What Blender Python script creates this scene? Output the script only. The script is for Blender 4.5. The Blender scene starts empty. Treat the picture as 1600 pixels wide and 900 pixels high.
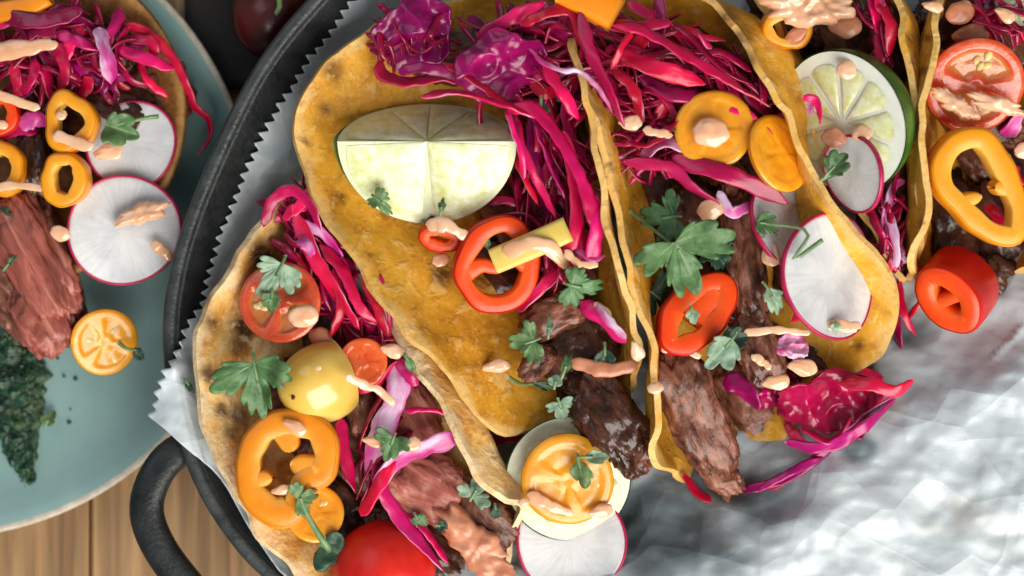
import bpy, math, random
import numpy as np
from mathutils import Vector, noise as mnoise
random.seed(11); RNG = np.random.default_rng(11)

# ------------------------------------------------------------------ camera, light, exposure
S, HC, D0 = 0.00021, 0.64, 0.60            # metres per photo pixel at food height, camera height, distance to food
scene = bpy.context.scene
cam_d = bpy.data.cameras.new('camera'); cam = bpy.data.objects.new('camera', cam_d)
scene.collection.objects.link(cam); scene.camera = cam
cam.location = (0, 0, HC)
cam_d.sensor_width = 36; cam_d.lens = 36 * D0 / (1600 * S)
cam_d.clip_start = 0.01; cam_d.clip_end = 20
cam_d.dof.use_dof = True; cam_d.dof.focus_distance = HC - 0.052; cam_d.dof.aperture_fstop = 4.8
world = bpy.data.worlds.new('World'); scene.world = world; world.use_nodes = True
world.node_tree.nodes['Background'].inputs[0].default_value = (0.80, 0.88, 0.95, 1)
world.node_tree.nodes['Background'].inputs[1].default_value = 0.15
def area(name, loc, target, size, power, col):
    d = bpy.data.lights.new(name, 'AREA'); d.shape = 'RECTANGLE'; d.size, d.size_y = size
    d.energy = power; d.color = col
    o = bpy.data.objects.new(name, d); scene.collection.objects.link(o); o.location = loc
    o.rotation_euler = (Vector(target) - Vector(loc)).to_track_quat('-Z', 'Y').to_euler()
area('window_light', (0.44, -0.90, 0.92), (0, 0, 0.03), (1.2, 1.2), 28, (1.0, 0.95, 0.87))
area('fill_light', (-0.7, 0.75, 1.1), (0, 0, 0.03), (0.9, 0.9), 2.6, (0.86, 0.94, 1.0))  # added soft fill from the far side, no real lamp of the room
scene.view_settings.view_transform = 'Standard'; scene.view_settings.look = 'None'
scene.view_settings.exposure = 0.32; scene.view_settings.gamma = 1.0

# ------------------------------------------------------------------ helpers
COL = scene.collection
def P(px, py, z):                             # photo pixel at a height in cm -> point in the place (metres)
    z = z / 100.0; k = S * (HC - z) / D0
    return np.array(((px - 800) * k, (450 - py) * k, z))
def nrm(v):
    v = np.asarray(v, float); return v / max(1e-12, np.linalg.norm(v))
def basis(n, rot=0.0):
    n = nrm(n); a = np.array((1.0, 0, 0)) - n * n[0]; a = nrm(a); b = np.cross(n, a)
    c, s = math.cos(rot), math.sin(rot)
    return a * c + b * s, b * c - a * s, n
def catmull(pts, n, closed=False):
    p = np.asarray(pts, float); m = len(p)
    if m == 2 and not closed:
        t = np.linspace(0, 1, n)[:, None]; return p[0] * (1 - t) + p[1] * t
    if closed: q = np.vstack([p[-1], p, p[0], p[1]]); segs = m
    else: q = np.vstack([2 * p[0] - p[1], p, 2 * p[-1] - p[-2]]); segs = m - 1
    out = []
    for i in range(segs):
        a, b, c, d = q[i:i + 4]; t = np.linspace(0, 1, 24, endpoint=False)[:, None]
        out.append(.5 * (2 * b + (c - a) * t + (2 * a - 5 * b + 4 * c - d) * t**2 + (3 * b - a - 3 * c + d) * t**3))
    o = np.vstack(out + [p[:1] if closed else p[-1:]])
    L = np.concatenate([[0], np.cumsum(np.linalg.norm(np.diff(o, axis=0), axis=1))])
    s = np.linspace(0, L[-1], n + 1)[:-1] if closed else np.linspace(0, L[-1], n)
    return np.stack([np.interp(s, L, o[:, k]) for k in range(o.shape[1])], 1)
def sn(p, s, seed=0.0):                       # smooth noise of a point, about -1..1
    return mnoise.noise(Vector((p[0] * s + seed * 7.13, p[1] * s - seed * 3.7, p[2] * s + seed * 1.9)))
def gridfaces(nu, nv, wu=False, wv=False):
    F = []
    for i in range(nu if wu else nu - 1):
        for j in range(nv if wv else nv - 1):
            a, b = i, (i + 1) % nu; c, d = j, (j + 1) % nv
            F.append((a * nv + c, b * nv + c, b * nv + d, a * nv + d))
    return F
def mk(name, V, F, mat, parent=None, attrs=None, smooth=True, kind=None):
    V = np.asarray(V, float); c = (V.min(0) + V.max(0)) / 2
    if parent is None: c[2] = V[:, 2].min()
    me = bpy.data.meshes.new(name); me.from_pydata((V - c).tolist(), [], F); me.update()
    if smooth: me.polygons.foreach_set('use_smooth', [True] * len(me.polygons))
    for k, a in (attrs or {}).items():
        a = np.asarray(a, np.float32)
        if a.ndim == 2: me.attributes.new(k, 'FLOAT_VECTOR', 'POINT').data.foreach_set('vector', a.ravel())
        else: me.attributes.new(k, 'FLOAT', 'POINT').data.foreach_set('value', a)
    for m in (mat if isinstance(mat, (list, tuple)) else [mat]): me.materials.append(m)
    o = bpy.data.objects.new(name, me); COL.objects.link(o)
    if parent is not None:
        o.parent = parent; off = Vector(parent.location); p = parent.parent
        while p is not None: off += Vector(p.location); p = p.parent
        o.location = Vector(c) - off
    else: o.location = c
    if kind: o['kind'] = kind
    return o
def tag(o, label, cat, group=None):
    o['label'] = label; o['category'] = cat
    if group: o['group'] = group
    return o
def thing(name, loc, label, cat, group=None):
    e = bpy.data.objects.new(name, None); COL.objects.link(e); e.location = loc; e.empty_display_size = .01
    return tag(e, label, cat, group)

# ------------------------------------------------------------------ materials
def M(name, cols, scale=150, detail=4, rough=.45, sss=0., srad=(1, .4, .2), bump=.2, bscale=500, spec=.5, coat=0.,
      stretch=(1, 1, 1), dist=0., attr=None, vary=.12, hue=0.0, trans=0., bdist=.001, roughvar=.0, attr2=None, coord=None, bstretch=None):
    m = bpy.data.materials.new(name); m.use_nodes = True; nt = m.node_tree; N, L = nt.nodes, nt.links
    b = N['Principled BSDF']
    tc = N.new('ShaderNodeTexCoord'); oi = N.new('ShaderNodeObjectInfo'); mp = N.new('ShaderNodeMapping')
    mp.inputs['Scale'].default_value = stretch
    add = N.new('ShaderNodeVectorMath'); add.operation = 'ADD'
    cmb = N.new('ShaderNodeVectorMath'); cmb.operation = 'SCALE'; cmb.inputs[0].default_value = (3.1, 1.7, 2.3)
    L.new(oi.outputs['Random'], cmb.inputs['Scale']); L.new(tc.outputs['Object'], mp.inputs[0])
    if coord:
        ca = N.new('ShaderNodeAttribute'); ca.attribute_name = coord; L.new(ca.outputs['Vector'], mp.inputs[0])
    L.new(mp.outputs[0], add.inputs[0]); L.new(cmb.outputs[0], add.inputs[1])
    n1 = N.new('ShaderNodeTexNoise'); n1.inputs['Scale'].default_value = scale; n1.inputs['Detail'].default_value = detail
    n1.inputs['Distortion'].default_value = dist; n1.inputs['Roughness'].default_value = .6
    L.new(add.outputs[0], n1.inputs['Vector'])
    r = N.new('ShaderNodeValToRGB'); el = r.color_ramp.elements
    while len(el) < len(cols): el.new(.5)
    for e, (p, c) in zip(el, cols): e.position = p; e.color = (*c, 1)
    L.new(n1.outputs['Fac'], r.inputs[0]); colr = r.outputs[0]
    for at in (attr, attr2):
        if not at: continue
        nm, c2, lo, hi, nz = at
        a = N.new('ShaderNodeAttribute'); a.attribute_name = nm
        n3 = N.new('ShaderNodeTexNoise'); n3.inputs['Scale'].default_value = scale * 1.7; n3.inputs['Detail'].default_value = 3
        L.new(add.outputs[0], n3.inputs['Vector'])
        ma = N.new('ShaderNodeMath'); ma.operation = 'MULTIPLY_ADD'; ma.inputs[1].default_value = nz; ma.inputs[2].default_value = -nz * .5
        L.new(n3.outputs['Fac'], ma.inputs[0])
        sm = N.new('ShaderNodeMath'); sm.operation = 'ADD'; L.new(a.outputs['Fac'], sm.inputs[0]); L.new(ma.outputs[0], sm.inputs[1])
        mr = N.new('ShaderNodeMapRange'); mr.interpolation_type = 'SMOOTHSTEP'
        mr.inputs[1].default_value = lo; mr.inputs[2].default_value = hi; L.new(sm.outputs[0], mr.inputs[0])
        mx = N.new('ShaderNodeMix'); mx.data_type = 'RGBA'
        L.new(mr.outputs[0], mx.inputs['Factor']); L.new(colr, mx.inputs['A']); mx.inputs['B'].default_value = (*c2, 1); colr = mx.outputs['Result']
    hs = N.new('ShaderNodeHueSaturation'); v = N.new('ShaderNodeMapRange')
    v.inputs[3].default_value = 1 - vary; v.inputs[4].default_value = 1 + vary
    L.new(oi.outputs['Random'], v.inputs[0]); L.new(v.outputs[0], hs.inputs['Value'])
    if hue:
        h = N.new('ShaderNodeMapRange'); h.inputs[3].default_value = .5 - hue; h.inputs[4].default_value = .5 + hue
        fr = N.new('ShaderNodeMath'); fr.operation = 'FRACT'; mu = N.new('ShaderNodeMath'); mu.operation = 'MULTIPLY'; mu.inputs[1].default_value = 7.37
        L.new(oi.outputs['Random'], mu.inputs[0]); L.new(mu.outputs[0], fr.inputs[0]); L.new(fr.outputs[0], h.inputs[0]); L.new(h.outputs[0], hs.inputs['Hue'])
    L.new(colr, hs.inputs['Color']); L.new(hs.outputs[0], b.inputs['Base Color'])
    b.inputs['Roughness'].default_value = rough; b.inputs['Specular IOR Level'].default_value = spec
    b.inputs['Coat Weight'].default_value = coat; b.inputs['Coat Roughness'].default_value = .12
    if roughvar:
        rr = N.new('ShaderNodeMapRange'); rr.inputs[3].default_value = max(.03, rough - roughvar); rr.inputs[4].default_value = min(1, rough + roughvar)
        rr.inputs[1].default_value = .3; rr.inputs[2].default_value = .7
        L.new(n1.outputs['Fac'], rr.inputs[0]); L.new(rr.outputs[0], b.inputs['Roughness'])
    if sss:
        b.inputs['Subsurface Weight'].default_value = sss; b.inputs['Subsurface Radius'].default_value = srad
        b.inputs['Subsurface Scale'].default_value = .003
    if trans: b.inputs['Transmission Weight'].default_value = trans
    if bump:
        n2 = N.new('ShaderNodeTexNoise'); n2.inputs['Scale'].default_value = bscale; n2.inputs['Detail'].default_value = 5
        L.new(add.outputs[0], n2.inputs['Vector'])
        bp = N.new('ShaderNodeBump'); bp.inputs['Strength'].default_value = bump; bp.inputs['Distance'].default_value = bdist
        L.new(n2.outputs['Fac'], bp.inputs['Height']); L.new(bp.outputs[0], b.inputs['Normal'])
    return m

MAT = {}
MAT['crimson'] = M('cabbage_crimson', [(.25, (.26, .001, .028)), (.5, (.62, .002, .060)), (.75, (.78, .008, .13))], 130, 3, .28, .15, bump=.25, bscale=300, attr=('e', (.75, .22, .40), .93, 1.08, .55), vary=.3, hue=.012, stretch=(.3, 1.6, 1), coord='loc')
MAT['magenta'] = M('cabbage_magenta', [(.25, (.28, .001, .04)), (.5, (.60, .003, .085)), (.75, (.76, .025, .19))], 130, 3, .28, .15, bump=.25, bscale=300, attr=('e', (.80, .42, .62), .90, 1.08, .6), vary=.28, hue=.015, stretch=(.3, 1.6, 1), coord='loc')
MAT['purple'] = M('cabbage_purple', [(.3, (.13, .001, .04)), (.55, (.31, .002, .085)), (.78, (.50, .008, .15))], 110, 4, .25, .12, bump=.3, bscale=260, attr=('e', (.62, .12, .32), .92, 1.1, .5), vary=.3, hue=.02, stretch=(.4, 1.4, 1), coord='loc')
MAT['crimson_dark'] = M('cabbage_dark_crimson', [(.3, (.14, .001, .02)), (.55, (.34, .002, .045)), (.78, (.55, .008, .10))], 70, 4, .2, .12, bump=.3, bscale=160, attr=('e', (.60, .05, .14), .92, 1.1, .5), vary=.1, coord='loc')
MAT['pinkwhite'] = M('cabbage_pink_white', [(.34, (.50, .008, .18)), (.47, (.60, .10, .33)), (.6, (.72, .50, .68))], 120, 3, .3, .2, bump=.25, bscale=300, vary=.1, hue=.01, stretch=(.4, 1.3, 1), coord='loc')
MAT['tortilla'] = M('corn_tortilla', [(.26, (.34, .125, .012)), (.40, (.62, .275, .020)), (.55, (.74, .365, .032)), (.74, (.84, .48, .085))], 52, 7, .5, .1, bump=.25, bscale=330, bdist=.0012, attr=('edge', (.74, .46, .15), .90, 1.02, .35), attr2=('char', (.07, .022, .007), .25, 1.15, .9), vary=.06, dist=.8, roughvar=.12)
MAT['tortilla_pale'] = M('pale_charred_tortilla', [(.26, (.34, .11, .018)), (.40, (.70, .34, .065)), (.50, (.86, .53, .17)), (.68, (.92, .70, .38))], 60, 6, .6, .1, bump=.55, bscale=300, bdist=.0012, attr=('edge', (.80, .60, .34), .9, 1.0, .25), attr2=('char', (.05, .016, .006), .48, 1.10, .9), vary=.03, dist=.9)
MAT['tortilla_brown'] = M('brown_tortilla', [(.3, (.14, .05, .015)), (.55, (.27, .10, .03)), (.75, (.38, .17, .05))], 70, 5, .5, .1, bump=.5, bscale=300, attr=('edge', (.40, .20, .06), .9, 1.0, .25), vary=.03)
MAT['beef'] = M('seared_beef', [(.30, (.022, .008, .005)), (.42, (.090, .030, .017)), (.55, (.20, .070, .040)), (.66, (.32, .13, .085)), (.80, (.52, .28, .20))], 190, 7, .3, .15, bump=.6, bscale=420, bdist=.0009, vary=.25, stretch=(.55, 1, 1), dist=1.0, roughvar=.15, coord='loc')
MAT['beef_dark'] = M('dark_seared_beef', [(.3, (.012, .005, .003)), (.5, (.060, .019, .010)), (.66, (.14, .048, .026)), (.82, (.30, .13, .085))], 140, 6, .22, .1, bump=.6, bscale=330, bdist=.0010, vary=.2, dist=.8, roughvar=.1, coord='loc', stretch=(.5, 1, 1))
MAT['beef_pink'] = M('pink_beef', [(.28, (.09, .022, .014)), (.42, (.25, .066, .046)), (.56, (.42, .125, .095)), (.74, (.60, .31, .22))], 230, 7, .32, .2, bump=.6, bscale=480, bdist=.0008, vary=.12, dist=.8, stretch=(.18, 1, 1), coord='loc')
MAT['sauce'] = M('peach_sauce', [(.3, (.80, .40, .21)), (.6, (.87, .53, .34))], 120, 2, .13, .35, srad=(1, .5, .35), coat=.5, bump=.06, bscale=300, vary=.07)
MAT['sauce_brown'] = M('browned_sauce', [(.3, (.40, .13, .06)), (.6, (.66, .29, .17))], 130, 3, .28, .3, bump=.15, bscale=300, vary=.08)
MAT['lime_flesh'] = M('lime_flesh', [(.3, (.60, .63, .22)), (.5, (.71, .74, .42)), (.7, (.82, .84, .64))], 320, 3, .32, .45, srad=(.9, 1, .5), bump=.2, bscale=520, vary=.03, coat=.5, spec=.6)
MAT['pith'] = M('citrus_pith', [(.3, (.68, .74, .50)), (.7, (.80, .83, .66))], 200, 2, .38, .35, srad=(.9, 1, .6), bump=.15, bscale=500, vary=.03)
MAT['pith_white'] = M('white_citrus_pith', [(.3, (.74, .80, .68)), (.7, (.84, .86, .78))], 200, 2, .38, .35, srad=(.9, 1, .6), bump=.15, bscale=500, vary=.03)
MAT['lime_membrane'] = M('lime_membrane', [(.3, (.64, .68, .36)), (.7, (.76, .79, .52))], 200, 2, .3, .4, srad=(.9, 1, .5), bump=.15, bscale=500, vary=.03)
MAT['rind'] = M('lime_rind', [(.3, (.016, .065, .008)), (.5, (.035, .125, .014)), (.75, (.09, .22, .03))], 90, 4, .3, .15, srad=(.5, 1, .3), bump=.3, bscale=900, vary=.05)
MAT['rind_pale'] = M('pale_lime_rind', [(.3, (.30, .40, .08)), (.7, (.48, .55, .16))], 90, 4, .3, .15, bump=.3, bscale=900, vary=.05)
MAT['radish'] = M('radish_flesh', [(.3, (.52, .54, .57)), (.5, (.70, .71, .73)), (.72, (.82, .81, .81))], 70, 5, .30, .4, srad=(1, .9, .9), bump=.12, bscale=500, vary=.03, attr=('rim', (.74, .50, .56), .90, 1.06, .12))
def veins(m):
    nt = m.node_tree; N, L = nt.nodes, nt.links; b = N['Principled BSDF']; src = b.inputs['Base Color'].links[0].from_socket
    at = N.new('ShaderNodeAttribute'); at.attribute_name = 'pol'; n = N.new('ShaderNodeTexNoise'); n.inputs['Scale'].default_value = 1.0; n.inputs['Detail'].default_value = 4; L.new(at.outputs['Vector'], n.inputs['Vector'])
    r = N.new('ShaderNodeMapRange'); r.inputs[1].default_value = .42; r.inputs[2].default_value = .72; r.inputs[4].default_value = .34; L.new(n.outputs['Fac'], r.inputs[0])
    mx = N.new('ShaderNodeMix'); mx.data_type = 'RGBA'; L.new(r.outputs[0], mx.inputs['Factor']); L.new(src, mx.inputs['A']); mx.inputs['B'].default_value = (.42, .46, .50, 1); L.new(mx.outputs['Result'], b.inputs['Base Color'])
veins(MAT['radish'])
MAT['radish_skin'] = M('radish_skin', [(.3, (.32, .004, .045)), (.7, (.55, .015, .10))], 150, 3, .35, .15, bump=.1, vary=.05)
def pep(n, a, b, c=None): return M(n, [(.3, a), (.7, b)], 120, 3, .36, .25, bump=.14, bscale=300, vary=.04, coat=.05, spec=.4, attr=c)
MAT['red_skin'] = pep('red_pepper_skin', (.48, .006, .004), (.62, .014, .006))
MAT['red_flesh'] = pep('red_pepper_flesh', (.80, .050, .004), (.88, .080, .006), ('inn', (.88, .17, .02), .45, 1.0, .25))
MAT['or_skin'] = pep('orange_pepper_skin', (.72, .22, .008), (.80, .28, .012))
MAT['or_flesh'] = pep('orange_pepper_flesh', (.85, .25, .007), (.89, .31, .012), ('inn', (.90, .50, .09), .45, 1.0, .25))
MAT['ye_skin'] = pep('yellow_pepper_skin', (.78, .27, .006), (.83, .32, .010))
MAT['ye_flesh'] = pep('yellow_pepper_flesh', (.85, .30, .008), (.89, .36, .014), ('inn', (.90, .52, .09), .45, 1.0, .25))
MAT['pale_yellow'] = pep('pale_yellow_flesh', (.72, .52, .10), (.80, .62, .18))
MAT['tom_red_skin'] = pep('red_tomato_skin', (.60, .010, .008), (.72, .025, .012))
MAT['tom_red'] = M('red_tomato_flesh', [(.3, (.66, .06, .022)), (.55, (.75, .11, .035)), (.75, (.80, .22, .11))], 200, 4, .16, .35, bump=.4, bscale=420, attr=('gel', (.62, .20, .05), .3, .8, .3), vary=.05, coat=.4)
MAT['tom_or'] = M('orange_tomato_flesh', [(.3, (.80, .29, .008)), (.55, (.86, .37, .014)), (.75, (.88, .44, .035))], 160, 4, .32, .35, bump=.2, bscale=300, attr=('gel', (.68, .27, .02), .3, .8, .3), vary=.05, coat=.45)
MAT['tom_or_skin'] = pep('orange_tomato_skin', (.70, .22, .01), (.80, .30, .014))
MAT['tom_or_red'] = M('red_orange_tomato_flesh', [(.3, (.72, .07, .012)), (.6, (.80, .15, .03))], 200, 3, .16, .35, bump=.3, bscale=400, attr=('gel', (.74, .22, .06), .3, .8, .3), vary=.04, coat=.4)
MAT['tom_ye_skin'] = M('yellow_tomato_skin', [(.3, (.74, .47, .07)), (.7, (.83, .60, .17))], 60, 2, .22, .35, bump=.03, vary=.02, coat=.5)
MAT['tom_ye'] = M('yellow_tomato_flesh', [(.3, (.72, .50, .10)), (.7, (.80, .62, .22))], 160, 3, .2, .35, bump=.2, vary=.02, attr=('gel', (.62, .40, .06), .3, .8, .3))
MAT['seed'] = M('seed', [(.3, (.70, .48, .16)), (.7, (.82, .66, .34))], 300, 2, .25, .2, bump=.05)
def lf(n, a, b, v): return M(n, [(.3, a), (.5, b), (.72, tuple(x * 1.35 for x in b))], 170, 4, .42, .08, bump=.35, bscale=420, vary=.2, hue=.02, attr=('vein', v, .55, 1.0, .25))
MAT['leaf'] = lf('cilantro_leaf', (.035, .088, .030), (.080, .165, .062), (.20, .30, .14))
MAT['leaf_pale'] = lf('cilantro_leaf_underside', (.12, .20, .13), (.22, .33, .22), (.32, .43, .31))
MAT['leaf_dark'] = lf('dark_cilantro_leaf', (.008, .030, .016), (.020, .060, .032), (.05, .10, .06))
MAT['stem'] = M('cilantro_stem', [(.3, (.10, .20, .07)), (.7, (.22, .34, .17))], 200, 3, .4, .2, bump=.1)
MAT['iron'] = M('black_enamel_iron', [(.3, (.006, .008, .009)), (.7, (.015, .019, .021))], 120, 4, .42, bump=.22, bscale=700, vary=0, roughvar=.1)
MAT['iron_rim'] = M('worn_iron_rim', [(.3, (.018, .023, .024)), (.7, (.05, .058, .058))], 160, 5, .40, bump=.25, bscale=800, vary=0, roughvar=.12)
MAT['glaze'] = M('teal_glaze', [(.3, (.22, .365, .355)), (.7, (.27, .43, .415))], 40, 3, .32, bump=.05, bscale=200, vary=0, spec=.4)
MAT['bisque'] = M('bare_stoneware', [(.3, (.42, .36, .28)), (.7, (.60, .54, .45))], 300, 4, .7, bump=.2, bscale=900, vary=0)
MAT['paper'] = M('waxed_paper', [(.25, (.47, .545, .59)), (.5, (.53, .60, .645)), (.75, (.58, .645, .68))], 20, 3, .42, .2, srad=(1, 1, 1), bump=.12, bscale=300, bdist=.0016, vary=0, attr=('stain', (.34, .30, .26), .42, .95, 1.0), attr2=('grease_shade', (.14, .18, .20), .35, .95, .8), dist=.8)
def creases(m, scale=55, st=.35):
    nt = m.node_tree; N, L = nt.nodes, nt.links; b = N['Principled BSDF']; old = b.inputs['Normal'].links[0].from_socket
    tc = N.new('ShaderNodeTexCoord'); nz = N.new('ShaderNodeTexNoise'); nz.inputs['Scale'].default_value = 30; L.new(tc.outputs['Object'], nz.inputs['Vector'])
    mx = N.new('ShaderNodeMix'); mx.data_type = 'VECTOR'; mx.inputs['Factor'].default_value = .006; L.new(tc.outputs['Object'], mx.inputs['A']); L.new(nz.outputs['Color'], mx.inputs['B'])
    for sc, k in ((scale * .45, st), (scale, st * .9), (scale * 2.3, st * .25)):
        v = N.new('ShaderNodeTexVoronoi'); v.feature = 'F1'; v.inputs['Scale'].default_value = sc; L.new(mx.outputs['Result'], v.inputs['Vector'])
        bp = N.new('ShaderNodeBump'); bp.inputs['Strength'].default_value = k; bp.inputs['Distance'].default_value = .30 / sc
        L.new(v.outputs['Distance'], bp.inputs['Height']); L.new(old, bp.inputs['Normal']); old = bp.outputs[0]
    L.new(old, b.inputs['Normal'])
creases(MAT['paper'], 50, .5)
MAT['herb'] = M('chopped_herb_sauce', [(.3, (.010, .020, .008)), (.5, (.035, .065, .028)), (.75, (.10, .15, .07))], 260, 6, .22, bump=1.0, bscale=400, bdist=.002, vary=0)
MAT['dark_red'] = M('dark_red_skin', [(.3, (.04, .005, .005)), (.7, (.09, .011, .010))], 60, 3, .3, bump=.1, vary=0)
MAT['shade_black'] = M('shade_black', [(.3, (.006, .005, .005)), (.7, (.014, .011, .010))], 300, 4, .8, bump=.4, bscale=900, vary=0)  # near-black for the sheet that stands in for table shade
def wood():
    m = bpy.data.materials.new('oak_table'); m.use_nodes = True; nt = m.node_tree; N, L = nt.nodes, nt.links; b = N['Principled BSDF']
    tc = N.new('ShaderNodeTexCoord'); mp = N.new('ShaderNodeMapping'); mp.inputs['Scale'].default_value = (1.6, .06, 1)
    oi = N.new('ShaderNodeObjectInfo'); ad = N.new('ShaderNodeVectorMath'); ad.operation = 'ADD'
    L.new(tc.outputs['Object'], mp.inputs[0]); L.new(mp.outputs[0], ad.inputs[0]); L.new(oi.outputs['Random'], ad.inputs[1])
    n = N.new('ShaderNodeTexNoise'); n.inputs['Scale'].default_value = 110; n.inputs['Detail'].default_value = 8; n.inputs['Distortion'].default_value = .7
    n2 = N.new('ShaderNodeTexNoise'); n2.inputs['Scale'].default_value = 900; n2.inputs['Detail'].default_value = 3
    L.new(ad.outputs[0], n.inputs['Vector']); L.new(ad.outputs[0], n2.inputs['Vector'])
    r = N.new('ShaderNodeValToRGB'); e = r.color_ramp.elements
    e[0].position = .3; e[0].color = (.19, .102, .044, 1); e[1].position = .68; e[1].color = (.54, .325, .15, 1)
    mx = N.new('ShaderNodeMix'); mx.data_type = 'RGBA'; mx.blend_type = 'MULTIPLY'; mx.inputs['Factor'].default_value = .35
    L.new(n.outputs['Fac'], r.inputs[0]); L.new(r.outputs[0], mx.inputs['A']); L.new(n2.outputs['Color'], mx.inputs['B'])
    L.new(mx.outputs['Result'], b.inputs['Base Color']); b.inputs['Roughness'].default_value = .5
    bp = N.new('ShaderNodeBump'); bp.inputs['Strength'].default_value = .4; bp.inputs['Distance'].default_value = .0006
    L.new(n.outputs['Fac'], bp.inputs['Height']); L.new(bp.outputs[0], b.inputs['Normal'])
    return m
def toast(m, spot=(.30, .115, .018), pale=(.86, .62, .27), k=.42):
    nt = m.node_tree; N, L = nt.nodes, nt.links; b = N['Principled BSDF']; src = b.inputs['Base Color'].links[0].from_socket; tc = N.new('ShaderNodeTexCoord')
    def nz(sc, lo, hi, det, off):
        mp = N.new('ShaderNodeMapping'); mp.inputs['Location'].default_value = (off, off * .7, off * 1.3); L.new(tc.outputs['Object'], mp.inputs[0])
        n = N.new('ShaderNodeTexNoise'); n.inputs['Scale'].default_value = sc; n.inputs['Detail'].default_value = det; n.inputs['Distortion'].default_value = .4; L.new(mp.outputs[0], n.inputs['Vector'])
        r = N.new('ShaderNodeMapRange'); r.interpolation_type = 'SMOOTHSTEP'; r.inputs[1].default_value = lo; r.inputs[2].default_value = hi; L.new(n.outputs['Fac'], r.inputs[0]); return r.outputs[0]
    for fac, col, amt in ((nz(90, .54, .72, 5, .3), spot, k), (nz(150, .56, .68, 3, .9), pale, .38), (nz(520, .52, .74, 2, .5), spot, .32), (nz(700, .56, .75, 1, .1), pale, .28)):
        mu = N.new('ShaderNodeMath'); mu.operation = 'MULTIPLY'; mu.inputs[1].default_value = amt; L.new(fac, mu.inputs[0])
        mx = N.new('ShaderNodeMix'); mx.data_type = 'RGBA'; L.new(mu.outputs[0], mx.inputs['Factor']); L.new(src, mx.inputs['A']); mx.inputs['B'].default_value = (*col, 1); src = mx.outputs['Result']
    L.new(src, b.inputs['Base Color'])
    old = b.inputs['Normal'].links[0].from_socket; bp = N.new('ShaderNodeBump'); bp.inputs['Strength'].default_value = .3; bp.inputs['Distance'].default_value = .0011
    L.new(nz(150, .50, .72, 3, .9), bp.inputs['Height']); L.new(old, bp.inputs['Normal']); L.new(bp.outputs[0], b.inputs['Normal'])
toast(MAT['tortilla']); toast(MAT['tortilla_pale'], (.50, .20, .035), (.94, .80, .54), .5); toast(MAT['tortilla_brown'], (.12, .04, .012), (.45, .24, .09), .4)
for k_, v_ in (('tortilla', .22), ('tortilla_pale', .25), ('tortilla_brown', .25), ('beef', .4), ('beef_pink', .35), ('leaf', .35), ('leaf_pale', .35), ('leaf_dark', .35)):
    MAT[k_].node_tree.nodes['Principled BSDF'].inputs['Specular IOR Level'].default_value = v_
MAT['wood'] = wood()

# ------------------------------------------------------------------ table (planks are children)
def boxgrid(x0, x1, y0, y1, z0, z1, bev=.0012):
    V = []; F = []
    for (z, i) in ((z0, 0), (z1 - bev, 0), (z1, bev)):
        V += [(x0 + i, y0 + i, z), (x1 - i, y0 + i, z), (x1 - i, y1 - i, z), (x0 + i, y1 - i, z)]
    for k in (0, 4):
        for i in range(4): j = (i + 1) % 4; F.append((k + i, k + j, k + 4 + j, k + 4 + i))
    F += [(8, 9, 10, 11), (3, 2, 1, 0)]
    return V, F
V, F = boxgrid(-.62, .62, -.5, .5, -.03, -.012)
table = mk('table', V, F, MAT['wood'], smooth=False, kind='structure')
table['label'] = 'brown oak table of narrow planks under plate and pan'
x = -.62
k = 0
while x < .6:
    w = (.062, .048, .071, .055)[k % 4]; V, F = boxgrid(x + .0005, min(x + w, .62) - .0005, -.5, .5, -.0115, 0)
    mk('plank', V, F, MAT['wood'], table, smooth=False); x += w; k += 1

# dark sheet added as table shade, and dark red fruit behind the pan rim
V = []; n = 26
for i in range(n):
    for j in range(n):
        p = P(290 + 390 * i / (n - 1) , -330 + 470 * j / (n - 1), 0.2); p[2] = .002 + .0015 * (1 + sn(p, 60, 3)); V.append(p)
cl = mk('shade_sheet', V, gridfaces(n, n), MAT['shade_black']); md = cl.modifiers.new('s', 'SOLIDIFY'); md.thickness = .001
tag(cl, 'black sheet added as table shade between teal plate and pan rim', 'shade_sheet')
def ellipsoid(c, r, nu=28, nv=16, nz=0, seed=0, pw=1.0):
    V = []; F = []
    for j in range(nv + 1):
        th = math.pi * j / nv
        for i in range(nu):
            ph = 2 * math.pi * i / nu
            d = np.array((math.sin(th) * math.cos(ph), math.sin(th) * math.sin(ph), math.cos(th)))
            k = 1 + nz * sn(d, 1.7, seed)
            V.append(np.asarray(c) + d * np.asarray(r) * k)
    return V, [(a, b, cc, dd) for (a, dd, cc, b) in gridfaces(nv + 1, nu, False, True)]
tb = thing('dark_tomato', P(425, 20, .3), 'dark red round tomato on black shade sheet behind the pan rim', 'tomato')
V, F = ellipsoid(P(425, 25, 2.0), (.0135, .0145, .0135), nz=.05); mk('skin', V, F, MAT['dark_red'], tb)
def tube(path, rad, nsec=10):
    path = np.asarray(path); n = len(path); V = []
    T = np.gradient(path, axis=0); up = np.array((0, 0, 1.0))
    for i in range(n):
        t = nrm(T[i]); s = np.cross(t, up); s = nrm(s) if np.linalg.norm(s) > .05 else np.array((1.0, 0, 0)); u = np.cross(s, t)
        r = rad[i] if hasattr(rad, '__len__') else rad
        for k in range(nsec):
            a = 2 * math.pi * k / nsec; V.append(path[i] + (s * math.cos(a) + u * math.sin(a)) * r)
    return V, gridfaces(n, nsec, False, True) + [tuple(range(nsec))[::-1], tuple(range((n - 1) * nsec, n * nsec))]
V, F = tube([P(432, 22, 3.2), P(437, 10, 3.7), P(436, -6, 3.8)], .0009); mk('stalk', V, F, MAT['stem'], tb)

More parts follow.
